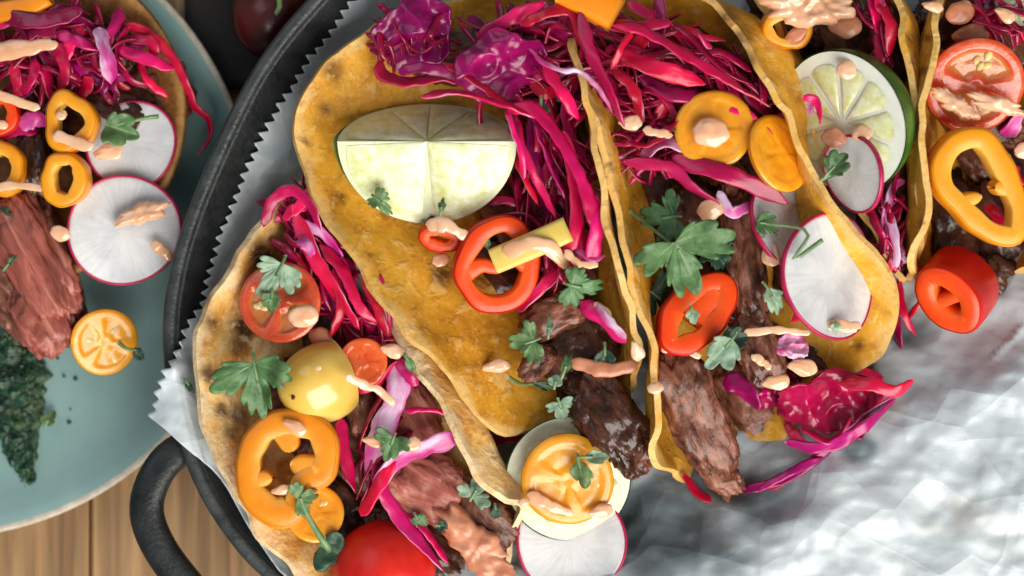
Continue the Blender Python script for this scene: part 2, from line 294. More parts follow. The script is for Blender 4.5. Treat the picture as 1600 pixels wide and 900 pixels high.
# ------------------------------------------------------------------ plate
def lathe(c, prof, n=128, wob=0):
    V = []
    for i in range(n):
        a = 2 * math.pi * i / n
        for r, z in prof: V.append((c[0] + r * math.cos(a), c[1] + r * math.sin(a), z))
    return V, [f[::-1] for f in gridfaces(n, len(prof), True, False)]
pc = P(-97, 345, 1.5); PR = .1085
plate = thing('plate', (pc[0], pc[1], 0), 'round teal glazed stoneware plate on oak table beside the pan', 'plate')
V, F = lathe(pc, [(.0005, .0065), (.05, .0065), (.080, .0068), (.090, .0082), (.0965, .0108), (.1025, .0134), (.1048, .0142), (.1064, .0145)]); mk('dish', V, F, MAT['glaze'], plate)
V, F = lathe(pc, [(.1064, .0145), (.1074, .0147), (.1081, .0145), (.1086, .0139), (.1082, .0131), (.102, .0098), (.094, .006), (.075, .0035), (.06, .0032), (.059, 0), (.054, 0), (.053, .0035), (.0005, .0035)]); mk('bare_rim', V, F, MAT['bisque'], plate)

# ------------------------------------------------------------------ pan
RIM = [(480, 0), (395, 110), (335, 230), (290, 340), (265, 430), (255, 530), (268, 640), (300, 745), (345, 825), (410, 900), (520, 975), (680, 1020),
       (860, 1000), (1060, 925), (1290, 800), (1500, 640), (1680, 440), (1820, 200), (1880, -50), (1840, -300), (1660, -460), (1400, -500), (1100, -430), (850, -310), (640, -160)]
rim = catmull([P(a, b, 4.2)[:2] for a, b in RIM], 180, True)
tg = np.roll(rim, -1, 0) - np.roll(rim, 1, 0); tg /= np.linalg.norm(tg, axis=1)[:, None]
outn = np.stack([tg[:, 1], -tg[:, 0]], 1)
if np.sum(outn * (rim - rim.mean(0))) < 0: outn = -outn
def rimsweep(prof):
    V = []
    for i in range(len(rim)):
        for o, z in prof: p = rim[i] + outn[i] * o / 100; V.append((p[0], p[1], z / 100))
    return V, gridfaces(len(rim), len(prof), True, False)
pan = thing('roasting_pan', (rim.mean(0)[0], rim.mean(0)[1], 0), 'oval black enamelled pan with loop handle, lined with paper', 'pan')
V, F = rimsweep([(-.42, 4.30), (-.55, 4.15), (-2.0, 2.6), (-2.7, 2.0), (-3.6, 1.85), (-3.5, 1.55), (-2.9, 1.62), (-2.2, 2.05), (-.36, 3.85), (-.12, 3.95), (-.12, 4.05), (-.3, 4.15)])
k = 12; nr = len(rim)
F += [tuple(i * k + 4 for i in range(nr)), tuple(i * k + 5 for i in range(nr))[::-1]]
V, F = V, F + [(i * k + 11, ((i + 1) % nr) * k + 11, ((i + 1) % nr) * k, i * k) for i in range(nr)]
mk('body', V, F, MAT['iron'], pan)
V, F = rimsweep([(-5.0, 1.7), (-5.0, 0), (-5.35, 0), (-5.35, 1.7)]); mk('foot_ring', V, F, MAT['iron'], pan)
V, F = rimsweep([(-.46, 4.32), (-.34, 4.42), (-.12, 4.42), (0, 4.32), (.02, 4.1), (-.1, 3.95), (-.34, 4.05)]); k = 7
F += [(i * k + 6, ((i + 1) % nr) * k + 6, ((i + 1) % nr) * k, i * k) for i in range(nr)]
mk('rim', V, F, MAT['iron_rim'], pan)
def ribbon(path, w, h, nsec=16, pw=.5, ends=0, upv=(0, 0, 1), twist=None):
    """sweep of a super-ellipse section; returns verts, faces and |cos| of the section angle (1 at the ribbon's edges)"""
    path = np.asarray(path); n = len(path); V = []; E = []; T = np.gradient(path, axis=0); up0 = np.array(upv, float)
    ts = np.linspace(-1, 1, n)
    for i in range(n):
        t = nrm(T[i]); s = np.cross(t, up0)
        s = nrm(s) if np.linalg.norm(s) > .1 else nrm(np.cross(t, (0.3, 1, 0))); u = np.cross(s, t)
        if twist is not None:
            c, q = math.cos(twist[i]), math.sin(twist[i]); s, u = s * c + u * q, u * c - s * q
        f = (max(0., 1 - abs(ts[i])**ends))**(.5) if ends else 1.
        ww = (w[i] if hasattr(w, '__len__') else w) * max(f, .04); hh = (h[i] if hasattr(h, '__len__') else h) * max(f, .04)
        for k in range(nsec):
            a = 2 * math.pi * k / nsec; ca, sa = math.cos(a), math.sin(a)
            V.append(path[i] + s * ww * math.copysign(abs(ca)**pw, ca) + u * hh * math.copysign(abs(sa)**pw, sa)); E.append(abs(ca))
    return V, gridfaces(n, nsec, False, True) + [tuple(range(nsec))[::-1], tuple(range((n - 1) * nsec, n * nsec))], E
hp = catmull([P(*q) for q in [(330, 690, 3.2), (278, 705, 3.7), (244, 742, 3.95), (229, 795, 4.0), (246, 850, 4.0), (290, 912, 4.0), (350, 975, 4.0), (420, 1010, 3.9), (480, 985, 3.6), (500, 960, 3.2)]], 48)
V, F, E = ribbon(hp, .0056, .0042, 18, .75); mk('handle', V, F, MAT['iron'], pan)

# ------------------------------------------------------------------ paper
NU, NV = 330, 300
def dist_in(xy):
    out = np.full(len(xy), 9.0); sg = np.ones(len(xy))
    A, B = rim, np.roll(rim, -1, 0)
    inside = np.zeros(len(xy), bool)
    for a, b in zip(A, B):
        ab = b - a; t = np.clip(((xy - a) @ ab) / (ab @ ab), 0, 1); d = np.linalg.norm(xy - a - t[:, None] * ab, axis=1); out = np.minimum(out, d)
        c = ((a[1] > xy[:, 1]) != (b[1] > xy[:, 1])) & (xy[:, 0] < (b[0] - a[0]) * (xy[:, 1] - a[1]) / (b[1] - a[1] + 1e-15) + a[0]); inside ^= c
    return np.where(inside, out, -out) * 100
Lb = catmull([(645, -130), (600, -50), (548, 18), (482, 108), (432, 188), (396, 258), (362, 340), (334, 425), (322, 475), (300, 512), (276, 560), (252, 612), (240, 655)], NU)
tgl = np.gradient(Lb, axis=0); tgl /= np.linalg.norm(tgl, axis=1)[:, None]; nl = np.stack([-tgl[:, 1], tgl[:, 0]], 1)
sl = np.concatenate([[0], np.cumsum(np.linalg.norm(np.diff(Lb, axis=0), axis=1))])
ph = (sl / 17.5) % 1.0; tooth = np.where(ph < .66, ph / .66, (1 - ph) / .34) * np.array([.7 + .5 * random.Random(int(q)).random() for q in sl / 17.5])
wn = np.array([mnoise.noise(Vector((s * .02, 0, 0))) for s in sl])
Bb = catmull([(240, 655), (292, 702), (345, 748), (400, 840), (480, 935), (620, 1010), (900, 1080), (1300, 1120), (1850, 1150)], NV)
Tb = catmull([(645, -130), (1000, -230), (1500, -300), (1850, -300)], NV)
Rb = catmull([(1850, -300), (1880, 400), (1850, 1150)], NU)
u = np.linspace(0, 1, NU)[:, None, None]; v = (np.linspace(0, 1, NV)**1.08)[None, :, None]
vi = np.linspace(0, 1, NV)
def re(c): return np.stack([np.interp(v[0, :, 0], vi, c[:, k]) for k in (0, 1)], 1)
Bv, Tv = re(Bb), re(Tb)
G = (1 - v) * Lb[:, None] + v * Rb[:, None] + (1 - u) * Tv[None] + u * Bv[None] - ((1 - u) * (1 - v) * Lb[0] + u * (1 - v) * Lb[-1] + (1 - u) * v * Rb[0] + u * v * Rb[-1])
sgn = 1.0 if (nl[NU // 2][0] < 0) else -1.0
fall = np.clip(1 - np.arange(NV) / 5.0, 0, 1)
G += (sgn * nl * (tooth * 13 + wn * 5)[:, None])[:, None, :] * fall[None, :, None]
px = G.reshape(-1, 2); z = np.full(len(px), .02)
for it in range(4):
    kk = S * (HC - z) / D0; xy = np.stack([(px[:, 0] - 800) * kk, (450 - px[:, 1]) * kk], 1)
    d = dist_in(xy)
    side = np.clip(((px[:, 0] - 800) * .6 + (px[:, 1] - 450) * .8 - 130) / 160, 0, 1); side = side * side * (3 - 2 * side)
    zb2 = np.interp(d, [-9, -5, -2, 0, .6, 1.6, 2.8, 4.2, 6], [4.7, 5.0, 5.1, 5.0, 4.8, 4.1, 3.2, 2.5, 2.15]) / 100
    zb = np.interp(d, [-9, -5, -2.5, -.8, 0, .45, .9, 1.5, 2.2, 3.2], [3.2, 4.1, 4.75, 5.0, 5.0, 4.8, 4.05, 3.35, 2.75, 2.2]) / 100
    z = zb * (1 - side) + zb2 * side
rs = np.random.default_rng(5)
def crumple(xy, n, lam, amp):
    o = np.zeros(len(xy))
    for i in range(n):
        a = rs.uniform(0, math.pi); dvec = np.array((math.cos(a), math.sin(a))); l = lam * rs.uniform(.6, 1.5)
        wrp = .35 * l * np.sin(xy @ np.array((dvec[1], -dvec[0])) * 2 * math.pi / (l * rs.uniform(1.5, 3)) + rs.uniform(0, 6))
        f = ((xy @ dvec + wrp) / l + rs.uniform(0, 1)) % 1.0
        c = rs.uniform(.25, .75); tri = np.where(f < c, f / c, (1 - f) / (1 - c))
        mask = np.clip(.5 + 1.2 * np.sin(xy @ rs.normal(size=2) * 2 * math.pi / (lam * 3) + rs.uniform(0, 6)), 0, 1)
        o += amp * tri * mask
    return o - amp * n * .25
z = z + crumple(xy, 8, .055, .0013) + crumple(xy, 9, .024, .0009) + crumple(xy, 10, .012, .00032)
z = np.maximum(np.maximum(z, np.interp(d, [-.5, .5, 2, 2.7, 3.6], [0, .0435, .0275, .0215, .0195])), np.interp(d, [-1.6, -.4, .62, .85], [0, .0462, .0462, 0]))
kk = S * (HC - z) / D0; xy = np.stack([(px[:, 0] - 800) * kk, (450 - px[:, 1]) * kk], 1)
V = np.concatenate([xy, z[:, None]], 1)
def blobs(lst):
    o = np.zeros(len(px))
    for x, y, rx, ry, s in lst: o = np.maximum(o, s * np.exp(-(((px[:, 0] - x) / rx)**2 + ((px[:, 1] - y) / ry)**2)))
    return o
stain = blobs([(1530, 800, 110, 80, .62), (1560, 850, 70, 60, .6), (1450, 820, 40, 35, .6), (1240, 700, 80, 40, .75), (1370, 640, 90, 40, .7), (1120, 850, 60, 40, .7), (1500, 520, 60, 40, .5), (460, 140, 30, 30, .6)])
grease_shade = blobs([(1040, 830, 130, 110, 1.15), (1180, 770, 90, 50, .95), (1090, 760, 90, 60, 1.0), (1345, 700, 40, 26, 1.1), (1060, 800, 110, 90, .75), (1190, 800, 70, 60, .8), (1330, 560, 90, 60, .8), (1140, 880, 90, 60, .8), (1590, 580, 40, 40, .6), (440, 330, 50, 90, .7), (350, 650, 30, 50, .8), (1500, 640, 40, 20, .5), (1420, 520, 60, 50, .8)])  # grease marks plus the shade of the hollow, painted dark into the paper
paper = mk('baking_paper', V, gridfaces(NU, NV), MAT['paper'], attrs={'stain': stain, 'grease_shade': grease_shade})
tag(paper, 'crumpled white waxed paper with serrated edge lining the black pan', 'paper')
md = paper.modifiers.new('s', 'SOLIDIFY'); md.thickness = .0003

# ------------------------------------------------------------------ tortillas
def tortilla(name, L, Fo, R, mat, label, bl=(0, 0, 0), br=(0, 0, 0), chars=(), nu=90, nv=46, seed=1, th=.0021, group=None):
    l, f, r = (catmull([P(*q) for q in c], nu) for c in (L, Fo, R))
    G = np.zeros((nu, nv, 3)); env = np.sin(np.linspace(0, math.pi, nu))
    for i in range(nu):
        t_ = i / (nu - 1)
        g_ = lambda b: np.array((np.interp(t_, [q[0] for q in b], [q[1] for q in b]), 0, 0)) * S if isinstance(b, list) else np.array(b) * S * np.array((1, -1, 1)) * env[i]
        b1, b2 = g_(bl), g_(br)
        ml = (l[i] + f[i]) / 2 + b1 - np.array((0, 0, .004)) * env[i]; mr_ = (r[i] + f[i]) / 2 + b2 - np.array((0, 0, .004)) * env[i]
        G[i] = catmull([l[i], ml, f[i], mr_, r[i]], nv) if np.linalg.norm(l[i] - f[i]) + np.linalg.norm(r[i] - f[i]) > .002 else np.linspace(l[i], r[i], nv)
    N = np.cross(np.gradient(G, axis=0), np.gradient(G, axis=1)); N /= (np.linalg.norm(N, axis=2)[..., None] + 1e-12)
    for i in range(nu):
        for j in range(nv):
            p = G[i, j]; G[i, j] = p + N[i, j] * (.0011 * sn(p, 55, seed) + .0005 * sn(p, 190, seed)) + np.array((sn(p, 90, seed + 3), sn(p, 90, seed + 5), sn(p, 60, seed + 8))) * .0022 * (abs(2 * j / (nv - 1) - 1)**6)
    up = G + N * th * .5; dn = G - N * th * .5
    V = np.vstack([up.reshape(-1, 3), dn.reshape(-1, 3)]); o = nu * nv
    F = gridfaces(nu, nv); F = F + [tuple(o + q for q in f_[::-1]) for f_ in F]
    ring = [j for j in range(nv)] + [i * nv + nv - 1 for i in range(1, nu)] + [(nu - 1) * nv + j for j in range(nv - 2, -1, -1)] + [i * nv for i in range(nu - 2, 0, -1)]
    nr2 = len(ring); base = len(V); V = np.vstack([V, V[ring], V[[o + q for q in ring]]])     # the cut edge has its own corners, so it stays crisp
    F += [(base + k, base + (k + 1) % nr2, base + nr2 + (k + 1) % nr2, base + nr2 + k)[::-1] for k in range(nr2)]
    e = np.abs(2 * np.linspace(0, 1, nv) - 1); edge = np.tile(e, nu); edge = np.concatenate([edge, edge, np.ones(2 * nr2)])
    ch = np.zeros(len(V))
    for x, y, zz, rr in chars:
        kz = S * (HC - V[:, 2]) / D0; ch = np.maximum(ch, 1.15 - np.hypot(V[:, 0] / kz + 800 - x, 450 - V[:, 1] / kz - y) / (rr * 1.7))
    t = mk(name, V, F, mat, attrs={'edge': edge, 'char': np.clip(ch, 0, 1)})
    return tag(t, label, 'tortilla', group)
GT = 'folded tortillas standing in the pan'
tortilla('tortilla', [(860, -20, 2.6), (690, 2, 3.6), (590, 38, 4.6), (512, 94, 5.0), (468, 160, 5.1), (461, 225, 5.1), (482, 300, 5.3), (522, 365, 5.5), (572, 432, 5.7), (628, 518, 5.9), (680, 566, 5.7), (728, 625, 5.2), (775, 670, 4.7), (825, 676, 4.2), (878, 657, 3.5), (940, 640, 2.6)],
         [(860, -20, 2.6), (880, 60, 2.3), (890, 300, 2.3), (915, 520, 2.3), (940, 640, 2.6)],
         [(860, -20, 2.6), (893, 50, 5.2), (905, 115, 6.2), (931, 220, 6.6), (950, 350, 6.7), (974, 450, 6.6), (996, 530, 6.0), (985, 600, 4.4), (940, 640, 2.6)],
         MAT['tortilla'], 'mustard corn tortilla folded around the lime wedge', bl=(-20, 0, -6), br=(25, 0, 0),
         chars=[(520, 110, 5, 22), (505, 170, 5, 16), (480, 220, 5, 10), (690, 430, 4, 20), (530, 310, 5, 14), (600, 330, 4.6, 12), (640, 100, 4, 22), (580, 400, 5, 8)], seed=2, group=GT)
tortilla('tortilla', [(925, 60, 2.8), (908, 100, 5.0), (921, 150, 6.2), (945, 235, 6.4), (969, 350, 6.5), (995, 450, 6.5), (1014, 530, 6.5), (1028, 620, 6.3), (1026, 715, 5.6), (1080, 750, 3.2), (1180, 728, 3.1)],
         [(925, 60, 2.8), (1020, 130, 2.3), (1090, 350, 2.3), (1160, 600, 2.5), (1180, 728, 3.1)],
         [(925, 60, 2.8), (1000, -25, 3.8), (1085, -12, 5.6), (1138, 38, 6.2), (1186, 104, 6.4), (1232, 190, 6.5), (1268, 260, 6.5), (1312, 332, 6.3), (1362, 390, 6.0), (1394, 432, 5.6), (1402, 490, 5.0), (1386, 552, 4.2), (1340, 580, 3.6), (1280, 590, 3.3), (1240, 650, 3.3), (1226, 698, 3.2), (1180, 728, 3.1)],
         MAT['tortilla'], 'folded corn tortilla with burnt black edge spot holding the big radish slice', bl=[(0, -10), (.5, -30), (.8, -70), (1, 0)], br=[(0, 0), (.08, 90), (.15, 165), (.27, 165), (.36, 120), (.46, 50), (.56, 5), (.75, 0), (1, 0)],
         chars=[(1150, 60, 6.0, 26), (1135, 30, 6.0, 20), (1165, 95, 5.8, 22), (955, 260, 6.3, 8), (1340, 540, 4, 12)], seed=4, group=GT)
tortilla('tortilla', [(1130, -60, 3), (1200, 20, 4.4), (1250, 120, 4.6), (1298, 245, 4.7), (1345, 325, 4.8), (1392, 405, 4.8), (1418, 440, 3)],
         [(1130, -60, 3), (1280, 30, 2.3), (1330, 200, 2.3), (1390, 380, 2.3), (1418, 440, 3)],
         [(1130, -60, 3), (1300, -90, 4), (1398, -20, 5.8), (1412, 50, 6.2), (1424, 120, 6.3), (1436, 200, 6.0), (1438, 320, 5.8), (1430, 400, 5), (1418, 440, 3)],
         MAT['tortilla'], 'folded corn tortilla holding the green lime half', bl=(-14, 0, 0), br=(75, 0, 0), chars=[(1420, 60, 6, 9), (1428, 95, 6, 7)], seed=6, group=GT)
tortilla('tortilla', [(1500, -70, 3), (1472, -20, 5.5), (1464, 20, 6.3), (1455, 100, 6.6), (1441, 190, 6.7), (1448, 300, 6.6), (1436, 372, 6.3), (1424, 428, 5.4), (1470, 450, 2.6)],
         [(1500, -70, 3), (1570, 0, 2.3), (1570, 200, 2.3), (1540, 400, 2.3), (1470, 450, 2.6)],
         [(1500, -70, 3), (1620, -80, 4.5), (1700, 60, 5.5), (1710, 250, 5.5), (1650, 370, 5), (1590, 425, 4), (1470, 450, 2.6)],
         MAT['tortilla'], 'folded corn tortilla holding the red thick pepper ring and tomato wedge', bl=(-80, 0, 0), br=(14, 0, 0), chars=[(1450, 60, 6.4, 8), (1445, 110, 6.4, 7), (1447, 250, 6.4, 6), (1444, 210, 6.4, 5), (1443, 350, 6.3, 6)], seed=8, group=GT)
tortilla('tortilla', [(520, 262, 2.6), (482, 282, 3.9), (438, 312, 4.5), (388, 372, 4.9), (342, 436, 5.0), (312, 505, 5.1), (303, 580, 5.1), (318, 660, 5.0), (350, 742, 5.0), (396, 822, 4.9), (452, 884, 4.7), (540, 950, 4), (660, 975, 3)],
         [(520, 262, 2.6), (545, 420, 2.3), (570, 600, 2.3), (620, 780, 2.3), (660, 975, 3)],
         [(520, 262, 2.6), (560, 400, 4.0), (612, 510, 4.6), (660, 592, 5.0), (705, 662, 5.3), (745, 736, 5.4), (788, 776, 5.2), (817, 792, 5.0), (806, 838, 4.0), (770, 900, 3.4), (660, 975, 3)],
         MAT['tortilla_pale'], 'pale toasted tortilla with dark char marks beside the pan handle', bl=(-30, 0, -4), br=(95, -20, 6),
         chars=[(390, 510, 4.4, 48), (372, 545, 4.5, 38), (325, 585, 5, 26), (350, 592, 4.6, 24), (318, 470, 5, 22), (355, 400, 5, 26), (330, 500, 5, 20), (372, 650, 4.4, 26), (360, 672, 4.5, 18), (345, 640, 4.8, 14), (412, 400, 4.6, 34), (330, 430, 5, 16), (440, 330, 4.6, 22)], seed=10, group=GT)
# tortilla lying open on the plate
V = []; at = []; nr_, nt_ = 22, 96; c0 = P(50, 185, 1.9)
for i in range(nr_):
    for j in range(nt_):
        a = 2 * math.pi * j / nt_; rr = .052 * (i + .02) / (nr_ - 1) * (1 + .02 * math.sin(3 * a + 1)); p = c0 + np.array((rr * math.cos(a), rr * 1.06 * math.sin(a), 0))
        p[2] = .0105 + .35 * rr * rr / .052 + .0012 * sn(p, 60, 4); V.append(p); at.append(i / (nr_ - 1))
t = mk('tortilla', V, gridfaces(nr_, nt_, False, True), MAT['tortilla_brown'], attrs={'edge': at}); md = t.modifiers.new('s', 'SOLIDIFY'); md.thickness = .002
tag(t, 'brown open tortilla lying on the teal plate', 'tortilla')

# ------------------------------------------------------------------ food builders
def shred(pts, w, z0, mat, label, group, arch=None, twist=None, th=.00055, name='cabbage_shred'):
    pts = [tuple(q) for q in pts]; n = len(pts); zz = []
    for i, q in enumerate(pts):
        zz.append(q[2] if len(q) > 2 else z0 + random.uniform(-.12, .12) + (arch if arch is not None else .25) * math.sin(math.pi * i / (n - 1)))
    path = catmull([P(q[0], q[1], h) for q, h in zip(pts, zz)], max(14, 7 * n))
    k = len(path); t0 = random.uniform(-.5, .5); t1 = (twist if twist is not None else random.uniform(-1.3, 1.3))
    tw = t0 + t1 * np.linspace(0, 1, k) + .3 * np.sin(np.linspace(0, random.uniform(4, 9), k))
    ww = w * S * (1 + .25 * np.array([mnoise.noise(Vector((i * .35, w * 3.1, pts[0][0] * .1))) for i in range(k)]))
    label = {'crimson': 'crimson', 'magenta': 'magenta', 'purple': 'dark purple', 'pinkwhite': 'pink and white'}[mat] + ' ' + label
    ww = ww * np.interp(np.linspace(0, 1, k), [0, .12, .8, 1], [random.uniform(.3, .9), 1, 1, random.uniform(.15, .7)])
    V, F, E = ribbon(path, ww, th * random.uniform(.7, 1.2), 12, .62, 14, twist=tw)
    sl_ = np.concatenate([[0], np.cumsum(np.linalg.norm(np.diff(path, axis=0), axis=1))]); LC = []
    for i in range(k):
        for j in range(12): LC.append((sl_[i], ww[i] * math.cos(2 * math.pi * j / 12), .0005 * math.sin(2 * math.pi * j / 12)))
    V = [p + .0005 * np.array((sn(p, 300, 1), sn(p, 300, 3), sn(p, 300, 5))) for p in V]
    return tag(mk(name, V, F, MAT[mat], attrs={'e': E, 'loc': LC}), label, 'cabbage', group)
def tuft(cx, cy, rx, ry, ang, n, z, ln, wr, mats, label, group, spread=.5, zs=.5):
    for i in range(n):
        a = random.uniform(0, 6.28); r = math.sqrt(random.random()); x0, y0 = cx + rx * r * math.cos(a), cy + ry * r * math.sin(a)
        d = math.radians(ang) + random.gauss(0, spread); l = ln * random.uniform(.6, 1.3); c = random.uniform(-.5, .5)
        pts = []
        for t in np.linspace(-.5, .5, 5):
            dd = d + c * t * 2; pts.append((x0 + l * t * math.cos(dd), y0 + l * t * math.sin(dd) + 7 * math.sin(t * 9 + i)))
        shred(pts, random.uniform(*wr), z + random.uniform(-zs, zs), random.choice(mats), label, group)
def leafchunk(px, py, z, r, nrmv, mat, label, group, seed, sq=1.0, rot=0, amp=.35, name='cabbage_leaf'):
    X, Y, N = basis(nrmv, rot); c = P(px, py, z); R = r * S; V = []; E = []; LC = []; nr_, nt = 26, 90
    for i in range(nr_):
        for j in range(nt):
            a = 2 * math.pi * j / nt; f = (i + .02) / (nr_ - 1)
            d = np.array((math.cos(a), math.sin(a), 0)); k = 1 + .40 * sn(d, 1.1, seed) + .12 * sn(d, 3.0, seed) + .04 * sn(d, 8, seed)
            q = np.array((f * R * k * math.cos(a), f * R * k * sq * math.sin(a), 0)); h = amp * R * (1.2 * sn(q, 1.0 / R, seed + 2) + .8 * (.35 - abs(sn(q, 1.5 / R, seed + 4))) + .12 * sn(q, 4.6 / R, seed + 6)) + .16 * R * math.sin(2 * a + seed) * f * f
            V.append(c + X * q[0] + Y * q[1] + N * h); E.append(f); LC.append(q)
    o = mk(name, V, gridfaces(nr_, nt, False, True), MAT[mat], attrs={'e': np.array(E)**6 * .88, 'loc': LC}); md = o.modifiers.new('s', 'SOLIDIFY'); md.thickness = .0008
    return tag(o, label, 'cabbage', group)
def dab(pts, r, z, label, group=None, mat='sauce', flat=.33, name='sauce_dab'):
    sd = random.uniform(0, 90); rr = r * S * .90
    if len(pts) == 1:
        c = P(pts[0][0], pts[0][1], pts[0][2] if len(pts[0]) > 2 else z); a = random.uniform(-.5, .5); X, Y, N = basis((random.gauss(0, .1), random.gauss(0, .1), 1), a)
        V0, F = ellipsoid((0, 0, 0), (1.15, .9, flat * 1.1), 28, 16, .16, sd)
        V = [c + (X * q[0] + Y * q[1] + N * q[2]) * rr for q in V0]
        return tag(mk(name, V, F, MAT[mat]), label, 'sauce', group)
    p0, p1 = P(pts[0][0], pts[0][1], pts[0][2] if len(pts[0]) > 2 else z), P(pts[-1][0], pts[-1][1], pts[-1][2] if len(pts[-1]) > 2 else z)
    if len(pts) == 2 and np.linalg.norm(p1 - p0) < 3.2 * rr:
        X = nrm(p1 - p0); Y = nrm(np.cross((0, 0, 1.0), X)); N = np.cross(X, Y); V0, F = ellipsoid((0, 0, 0), (np.linalg.norm(p1 - p0) * .5 + rr * .85, rr * .95, rr * flat * 1.5), 28, 16, .2, sd)
        return tag(mk(name, [(p0 + p1) / 2 + X * q[0] + Y * q[1] * (1 + .25 * math.copysign(1, q[0]) * min(1, abs(q[0]) / rr)) + N * q[2] for q in V0], F, MAT[mat]), label, 'sauce', group)
    path = catmull([P(q[0], q[1], q[2] if len(q) > 2 else z) for q in pts], 30)
    L0 = np.linalg.norm(np.diff(path, axis=0), axis=1).sum(); d0, d1 = nrm(path[0] - path[1]), nrm(path[-1] - path[-2])
    e = np.array([.2, .4, .6, .76, .88, .955, .99]); w0, w1 = random.uniform(.75, 1.15), random.uniform(.55, 1.0)
    pre = [path[0] + d0 * rr * q * w0 for q in e[::-1]]; post = [path[-1] + d1 * rr * q * w1 for q in e]
    mid = []
    for i in range(30):
        t = i / 29; mid.append(rr * (w0 + (w1 - w0) * t) * (1 + .50 * mnoise.noise(Vector((t * L0 / rr * .42, sd, 0))) * min(1, 6 * t, 6 * (1 - t))))
    W = np.array([rr * w0 * math.sqrt(1 - q * q) for q in e[::-1]] + mid + [rr * w1 * math.sqrt(1 - q * q) for q in e])
    path = np.vstack([pre, path, post]); path = path + np.stack([rr * .35 * np.array([mnoise.noise(Vector((i * .12, sd + k * 9, 4))) for i in range(len(path))]) for k in (0, 1, 2)], 1) * np.array((1, 1, .3))
    V, F, E = ribbon(path, W, W * flat, 18, .95)
    return tag(mk(name, V, F, MAT[mat]), label, 'sauce', group)
def beef(px, py, z, ln, wd, th, ang, mat, label, group=None, tilt=(0, 0, 1), seed=None, rough=.22, bend=0., name='beef_slice'):
    seed = random.uniform(0, 50) if seed is None else seed
    X, Y, N = basis(tilt, -math.radians(ang)); c = P(px, py, z); nu, nv = 64, 36; V = []; LC = []
    for j in range(nv + 1):
        t = math.pi * j / nv
        for i in range(nu):
            p_ = 2 * math.pi * i / nu
            f = lambda q, e: math.copysign(abs(q)**e, q)
            d = np.array((f(math.cos(t), .7), f(math.sin(t), .6) * f(math.cos(p_), .7), f(math.sin(t), .6) * f(math.sin(p_), .7)))
            k = 1 + rough * (sn(d, 1.5, seed) + .6 * sn(d, 3.6, seed + 3) + .42 * sn(d, 8, seed + 5) + .3 * sn(d, 17, seed + 7))
            q = d * k * np.array((ln * .5, wd * .5, 1)) * S; q[2] = d[2] * k * th / 200
            q[2] += bend * (q[0] / (ln * .5 * S))**2 * .01
            V.append(c + X * q[0] + Y * q[1] + N * q[2]); LC.append(q)
    F = [f_[::-1] for f_ in gridfaces(nv + 1, nu, False, True)]
    return tag(mk(name, V, F, MAT[mat], attrs={'loc': LC}), label, 'beef', group)
def cilantro(px, py, z, r, ang, mat, label, tilt=(0, 0, 1), lobes=3, fold=.25, curl=.25, spread=125, teeth=11, stem=None, seed=None, group=None, narrow=1.0, name='cilantro_leaf'):
    """px,py is the middle of the leaf; ang is the direction from stem end to tip, in picture degrees (0 = to +x, 90 = down)"""
    seed = random.uniform(0, 60) if seed is None else seed
    X, Y, N = basis(tilt, -math.radians(ang)); R = r * S * .97; c = P(px, py, z) - X * R * .42; rnd = random.Random(int(px * 7 + py)); curl = curl + rnd.uniform(-.25, .3); fold = fold + rnd.uniform(-.2, .25); lob_ = rnd.uniform(.34, .52); asym = rnd.uniform(-.18, .18)
    nr_, nt = 9, 120; V = []; VE = []
    for i in range(nr_):
        for j in range(nt):
            s = j / (nt - 1) * 2 - 1; a = math.radians(spread) * s
            lob = (lob_ + (1 - lob_) * abs(math.cos((s + asym * (1 - s * s)) * math.pi / 2 * lobes))**.62) if lobes > 1 else .5 + .5 * math.cos(s * math.pi / 2)
            tt = abs((((s + .035 * math.sin(s * 9 + seed)) * .5 + .5) * teeth) % 1.0 - .5) * 2
            rr = R * lob * (1 - .22 * abs(s)) * (.78 + .26 * (1 - tt**2.2)**.8 + .26 * sn((s * 2.2, 0, 0), 1, seed))
            f = (i / (nr_ - 1)); q = np.array((rr * f * math.cos(a), rr * f * math.sin(a) * narrow, 0))
            vn = abs(math.cos(s * math.pi / 2 * lobes))
            h = R * (fold * (abs(q[1]) / R) - curl * (q[0] / R)**2 + .10 * sn(q, 1.6 / R, seed + 1) * f * 2 + .16 * sn(q, 3.2 / R, seed + 7) * f + .02 * (1 - vn) * f * math.cos(s * teeth * math.pi))
            V.append(c + X * q[0] + Y * q[1] + N * h)
            VE.append(max(max(0, (vn - .93) / .07), .75 * max(0, ((1 - tt) - .8) / .2)) * (1 - f * .5))
    F = gridfaces(nr_, nt)
    root = thing(name, c, label, 'herb', group)
    o = mk('blade', V, F, MAT[mat], root, {'vein': VE}); md = o.modifiers.new('s', 'SOLIDIFY'); md.thickness = .0003
    pts = stem if stem else None
    a0 = c
    if pts: pth = catmull([a0 + X * R * .15] + [P(*q) for q in pts], 14); rad = np.linspace(.0006, .0013, 14) * (1 if 'thick' in label else .6)
    else: pth = catmull([a0 + X * R * .35, a0 - X * R * .05, a0 - X * R * .22 - N * R * .12], 8); rad = .0005
    V, F = tube(pth, rad, 8); mk('stem', V, F, MAT['stem'], root)
    return root
def disc(c, X, Y, N, R, hf, nr_=20, nt=64, outl=None):
    V = []; A = []
    for i in range(nr_):
        for j in range(nt):
            a = 2 * math.pi * j / nt; f = (i + .02) / (nr_ - 1 + .02); k = outl(a) if outl else 1
            h, g = hf(f, a); V.append(c + X * R * f * k * math.cos(a) + Y * R * f * k * math.sin(a) + N * R * h); A.append(g)
    return V, gridfaces(nr_, nt, False, True), A
